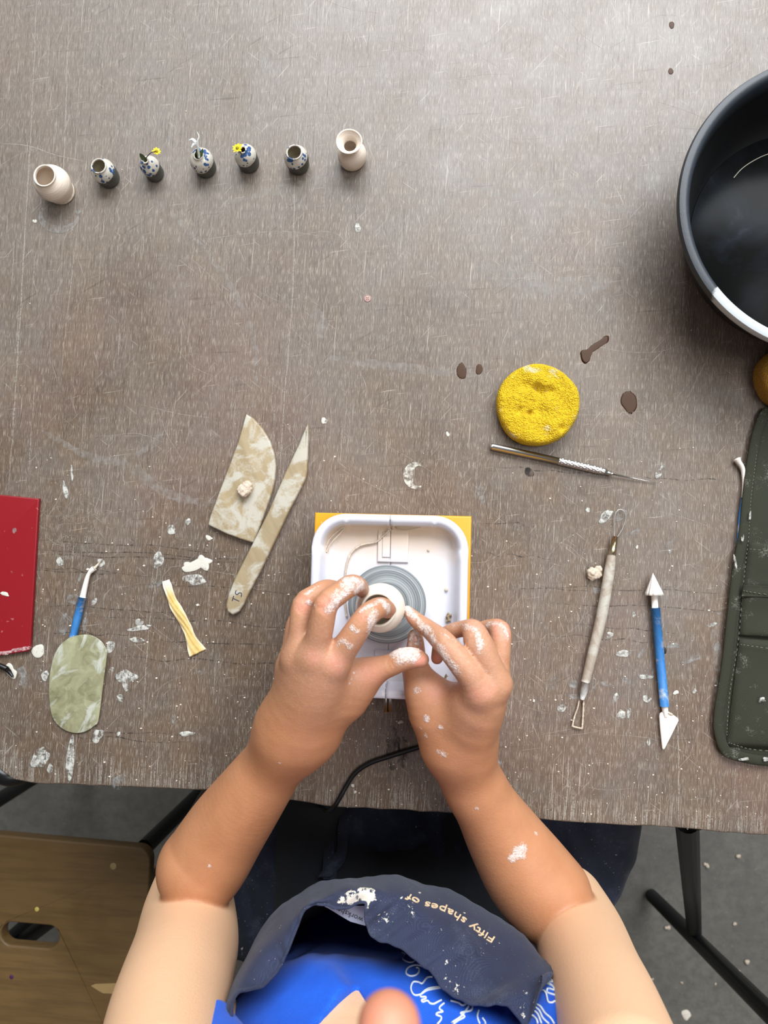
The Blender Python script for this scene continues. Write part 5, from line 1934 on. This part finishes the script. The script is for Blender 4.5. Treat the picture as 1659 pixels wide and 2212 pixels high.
def infl(f, d):
    class G:
        def far(s, c, r): return f.far(c, r + d)
        def ev(s, p, c, r): return f.ev(p, c, r) - d if hasattr(f, 'ev') else f(p) - d
    return G()


sl_L = Chain([(pL.x * .8 - .037, pL.y - .008, .288, .052), (-.185, -.338, .315, .060)], .02)
sl_R = Chain([(pR.x * .7 + .035, pR.y - .008, .288, .050), (.115, -.338, .315, .060)], .02)
topf = Un([infl(torso, .0045), infl(Un([sl_L, sl_R], .01), .0), Chain([(*P(1196, 2138, .115), .014), (*P(1206, 2190, .145), .020), (*P(1212, 2270, .17), .026)], .01), Chain([(*P(466, 2212, .185), .012), (*P(480, 2290, .21), .02)], .01)], .02)
Vt, Ft = extract(topf, (-.30, -.60, -.30), (.22, -.22, .40), .0025,
                 lambda d, p: np.where((p[..., 1] > -.37) & (np.abs(p[..., 0] - x0v) < .085), np.maximum(d + fold(p), ((p[..., 2] - zav) - np.abs(p[..., 0] - x0v) / vsl) * .7), d + fold(p)))
Vt = relax(Vt, Ft, 1)
top_o = to_obj('top', Vt, Ft, M['bluecloth'], person)

# --- trousers, thighs under the apron
legs = Un([Chain([(-.13, -.40, -.215, .080), (-.20, .0, -.215, .062), (-.20, .04, -.235, .056), (-.20, .06, -.62, .042)], .02),
           Chain([(.04, -.40, -.215, .080), (.11, .0, -.215, .062), (.11, .04, -.235, .056), (.11, .06, -.62, .042)], .02),
           Ell((TX, -.44, -.19), (.16, .11, .095))], .03)
Vl, Fl = extract(legs, (-.36, -.56, FZ + .04), (.28, .16, -.08), .005, lambda d, p: d + fold(p, .002))
to_obj('trousers', relax(Vl, Fl, 1), Fl, M['trouser'], person)
for s in (-.20, .11):
    Vs, Fs = extract(Un([Chain([(s, .04, FZ + .040, .034), (s, .12, FZ + .034, .036), (s, .20, FZ + .028, .028)], .02)], .01), (s - .06, -.02, FZ - .02), (s + .06, .26, FZ + .12), .004, lambda d, p: np.maximum(d, (FZ + .001) - p[..., 2]))
    to_obj('shoe', relax(Vs, Fs, 1), Fs, M['trouser'], person)

# --- apron
apron = bpy.data.objects.new('apron', None)
COL.objects.link(apron); apron.parent = person
bcols = [  # hem, mid, silhouette
    ((500, 2240, .205), (468, 2222, .190), (462, 2222, .12)), ((507, 2156, .185), (497, 2146, .170), (500, 2140, .10)), ((561, 2128, .165), (530, 2096, .150), (528, 2080, .07)),
    ((601, 2095, .155), (560, 2047, .138), (556, 2020, .05)), ((618, 2062, .150), (598, 2008, .130), (590, 1975, .04)), ((640, 2002, .143), (633, 1980, .130), (628, 1938, .04)),
    ((660, 1964, .138), (675, 1943, .128), (672, 1914, .04)), ((700, 1956, .135), (712, 1927, .126), (715, 1902, .04)), ((745, 1957, .134), (755, 1919, .126), (765, 1895, .04)),
    ((788, 1953, .135), (805, 1915, .126), (815, 1892, .045)), ((790, 1985, .138), (850, 1928, .125), (870, 1895, .045)), ((805, 2018, .141), (890, 1950, .122), (925, 1908, .05)),
    ((845, 2042, .144), (925, 1975, .122), (975, 1927, .05)), ((895, 2066, .147), (975, 2005, .122), (1030, 1954, .055)), ((931, 2096, .150), (1020, 2038, .125), (1085, 1986, .065)),
    ((959, 2138, .155), (1060, 2080, .130), (1125, 2020, .080)), ((1006, 2163, .160), (1098, 2116, .140), (1160, 2055, .10)), ((1062, 2166, .164), (1132, 2132, .150), (1188, 2082, .125)),
    ((1105, 2184, .168), (1145, 2150, .158), (1194, 2102, .14)), ((1142, 2225, .172), (1146, 2200, .168), (1172, 2112, .155))]
NC, NR = 200, 40
hem = crom([c[0] for c in bcols], NC); mid = crom([c[1] for c in bcols], NC); sil = crom([c[2] for c in bcols], NC)
vs, fs = [], []
for i in range(NC):
    h_, m_, s_ = [np.array(P(*q_)) for q_ in (hem[i], mid[i], sil[i])]
    dn1 = s_ + np.array((0, -.036, -.060))
    dn2 = s_ + np.array((0, -.085, -.15))
    prof_ = crom([h_, m_, s_, dn1, dn2], NR)
    for j in range(NR):
        q_ = prof_[j]
        q_ = q_ + np.array((0, .0012 * math.sin(i * .21 + j * .3), .0010 * math.sin(i * .33 - j * .22) + .0006 * math.sin(i * .9)))
        vs.append(q_)
for i in range(NC - 1):
    for j in range(NR - 1):
        a = i * NR + j
        fs.append((a, a + NR, a + NR + 1, a + 1))
bib = mk('bib', vs, fs, M['navy'], apron)
Vq = np.array([list(v_) for v_ in vs])
at = bib.data.attributes.new('clay', 'FLOAT', 'POINT')
at.data.foreach_set('value', blobmask(Vq, [(790, 1935, .13, 24, 1.05), (760, 1943, .13, 20, .95), (740, 1948, .132, 12, .8), (803, 1920, .128, 12, .9), (830, 1980, .137, 12, .75), (835, 1955, .13, 9, .75), (888, 1945, .122, 13, .8), (885, 1975, .13, 16, .55), (905, 1930, .12, 6, .7), (867, 1938, .122, 5, .7),
                                         (980, 2128, .155, 30, .45), (1130, 2180, .165, 22, .5), (1142, 2140, .16, 12, .45), (966, 2078, .14, 7, .6), (1000, 1970, .10, 10, .45)]).astype(np.float32))
sm = bib.modifiers.new('t', 'SOLIDIFY'); sm.thickness = .0011; sm.offset = -1
hemv = [Vector(vs[i * NR]) for i in range(NC)]
mk('hem', *tube(hemv, .0011, 8), M['navy'], apron)

bvh_bib = BVHTree.FromPolygons([Vector(v_) for v_ in vs], fs)
bvh_top = BVHTree.FromPolygons([Vector(v_) for v_ in Vt], [tuple(int(x) for x in f_) for f_ in Ft])

# embroidered words along the bib, upside down as the wearer sees them
bl_ = [(1066, 2030), (1050, 2020), (1030, 2008), (1014, 1997), (1000, 1987), (985, 1977), (965, 1967), (945, 1960), (925, 1955), (905, 1949), (888, 1940), (870, 1928)]
bl_d = crom(bl_, 200)
arc_ = np.concatenate([[0], np.cumsum(np.linalg.norm(np.diff(bl_d, axis=0), axis=1))])
tv, tf = text_mesh('Fifty shapes of', 1.0)
xs = [p.x for p in tv]
sx0, sx1 = min(xs), max(xs)
span = 212.0
vs2 = []
for p in tv:
    s_ = (p.x - sx0) / (sx1 - sx0) * span
    cx_, cy_ = np.interp(s_, arc_, bl_d[:, 0]), np.interp(s_, arc_, bl_d[:, 1])
    c2x, c2y = np.interp(s_ + 2, arc_, bl_d[:, 0]), np.interp(s_ + 2, arc_, bl_d[:, 1])
    tx, ty = c2x - cx_, c2y - cy_
    L_ = math.hypot(tx, ty) + 1e-9
    nx, ny = ty / L_, -tx / L_          # 'up' of the letters points down the frame
    if ny < 0: nx, ny = -nx, -ny
    hh_ = (p.y) * 21
    q_ = snap(cx_ + nx * hh_, cy_ + ny * hh_, bvh_bib, .0008)
    vs2.append(q_ if q_ is not None else P(cx_, cy_, .13))
em = mk('embroidered_words', vs2, tf, M['goldthread'], apron, smooth=False)
s = em.modifiers.new('t', 'SOLIDIFY'); s.thickness = .0006; s.offset = 0
# woven label inside the hem
lp = [(700, 1958), (712, 1964), (733, 1977), (757, 1991), (789, 2000), (790, 1957), (745, 1957)]
slab_o = slab('size_label', [tuple(P(u_, v_, .122)[:2]) for u_, v_ in lp], .1215, .1219, M['tagcloth'], apron)
tv, tf = text_mesh('workshop', 1.0)
q_ = []
for p in tv:
    a = math.radians(180 - 24)
    x, y = p.x * 17, p.y * 17
    q_.append(P(752 + x * math.cos(a) - y * math.sin(a), 1974 - (x * math.sin(a) + y * math.cos(a)), .1222))
mk('label_lettering', q_, tf, M['ink'], apron, smooth=False)

# lap part of the apron draped over both thighs
NXs, NYs = 130, 60
vs, fs = [], []
for j in range(NYs + 1):
    t = j / NYs
    y = -.02 - t * .42
    wl, wr_ = -.300 + .01 * math.sin(t * 5), .262 - .075 * max(0, t - .62) / .38
    for i in range(NXs + 1):
        s_ = i / NXs
        x = wl + (wr_ - wl) * s_
        zt = -.150
        v_ = -.030 * math.exp(-((x - TX) / .05) ** 2) * (1 - t * .3)
        e = max(0, abs(s_ - .5) * 2 - .80) / .20
        z = zt + v_ - .16 * e ** 2.2
        z += .0035 * math.sin(x * 90 + y * 20) * math.sin(y * 35 + 1) + .002 * math.sin(x * 210 + y * 70) + .0045 * math.sin(x * 55 - y * 60)
        x += .006 * math.sin(y * 50) * (s_ - .5) * 2
        vs.append((x, y, z))
for j in range(NYs):
    for i in range(NXs):
        a = j * (NXs + 1) + i
        fs.append((a, a + NXs + 1, a + NXs + 2, a + 1))
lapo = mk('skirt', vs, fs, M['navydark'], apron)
at = lapo.data.attributes.new('clay', 'FLOAT', 'POINT')
lv = np.array(vs)
at.data.foreach_set('value', blobmask(lv, [(390, 1800, -.17, 30, .6), (360, 1850, -.2, 30, .62), (430, 1720, -.16, 20, .5), (950, 1885, -.14, 40, .3), (525, 2050, -.2, 12, .5)]).astype(np.float32))
s = lapo.modifiers.new('t', 'SOLIDIFY'); s.thickness = .0015
for (pts_, w_) in (([(755, 1745, -.158), (742, 1800, -.143), (735, 1850, -.136), (700, 1895, -.12)], 13), ([(700, 1745, -.158), (708, 1800, -.145), (712, 1850, -.138), (712, 1900, -.12)], 13)):
    q = crom(pts_, 24)
    vs, fs = [], []
    for i in range(24):
        for k in (-1, 0, 1):
            vs.append(P(q[i][0] + k * w_ * (1 + .2 * math.sin(i * .4)), q[i][1], q[i][2] + .003 * math.sin(i * .5 + k)))
        if i:
            a = 3 * (i - 1)
            fs += [(a, a + 1, a + 4, a + 3), (a + 1, a + 2, a + 5, a + 4)]
    o = mk('waist_tie', vs, fs, M['navydark'], apron)
    o.modifiers.new('t', 'SOLIDIFY').thickness = .001

# white line embroidery on the right side of the top


def f5(x, y):
    return (840 + x / 3.606, 1880 + y / 3.606)


lines = [[(105, 640), (130, 660), (110, 690), (150, 715), (190, 715), (215, 690)],
         [(330, 775), (290, 765), (250, 745), (200, 740), (150, 760), (135, 800), (165, 822), (205, 818), (232, 795), (235, 765), (215, 758)],
         [(340, 830), (300, 835), (260, 880), (230, 870), (190, 870), (172, 910), (180, 950), (205, 972), (250, 965), (300, 935), (400, 915)],
         [(410, 905), (330, 915), (290, 930), (250, 965), (250, 985), (285, 985), (285, 1000), (255, 1010), (265, 1025), (300, 1015), (320, 1035), (350, 1040), (380, 1025), (410, 1010)],
         [(430, 1035), (400, 1060), (395, 1080), (420, 1100), (380, 1110), (370, 1125), (405, 1140), (405, 1165), (375, 1200)],
         [(650, 1040), (640, 1090), (560, 1110), (590, 1140), (540, 1170), (500, 1200)], [(700, 1090), (690, 1140), (710, 1200)], [(620, 1060), (570, 1130), (490, 1185)],
         [(480, 1015), (540, 1030), (580, 1050), (640, 1010)], [(730, 1150), (750, 1180), (750, 1200)],
         # sleeve
         [(1185, 880), (1215, 850), (1260, 850), (1310, 900), (1320, 950), (1330, 1000), (1390, 1080), (1440, 1150), (1465, 1197)], [(1180, 890), (1250, 880), (1290, 930), (1240, 920), (1235, 950), (1290, 970), (1330, 990)],
         [(1150, 1000), (1160, 950), (1200, 935), (1225, 960), (1240, 1020), (1270, 1030), (1300, 1020), (1330, 1060), (1370, 1060), (1400, 1090), (1440, 1130)],
         [(1140, 1040), (1180, 1060), (1215, 1110), (1260, 1150), (1290, 1197)], [(1130, 1060), (1170, 1090), (1200, 1150), (1250, 1197)], [(1125, 1090), (1160, 1120), (1190, 1197)], [(1330, 1200), (1340, 1170), (1380, 1160), (1400, 1130), (1420, 1140), (1415, 1180), (1390, 1200)],
         [(1120, 1130), (1150, 1160), (1160, 1197)], [(1180, 870), (1270, 900), (1310, 960)], [(1200, 860), (1280, 870), (1300, 890)]]
tb = []
for ln in lines:
    q = crom([f5(*x) for x in ln], len(ln) * 6)
    seg = []
    for u_, v_ in q:
        s_ = snap(u_, v_, bvh_top, .0005)
        if s_ is not None and (not seg or (s_ - seg[-1]).length < .012): seg.append(s_)
        elif s_ is None or len(seg) > 2:
            if len(seg) > 2: tb.append(tube(seg, .00065, 6))
            seg = [] if s_ is None else [s_]
    if len(seg) > 2: tb.append(tube(seg, .00065, 6))
for t_ in tb:
    mk('line_embroidery', *t_, M['whitethread'], top_o)
s2, _ = stool((TX, -.44), 0.0, 'plywood stool under the seated person in the navy apron')
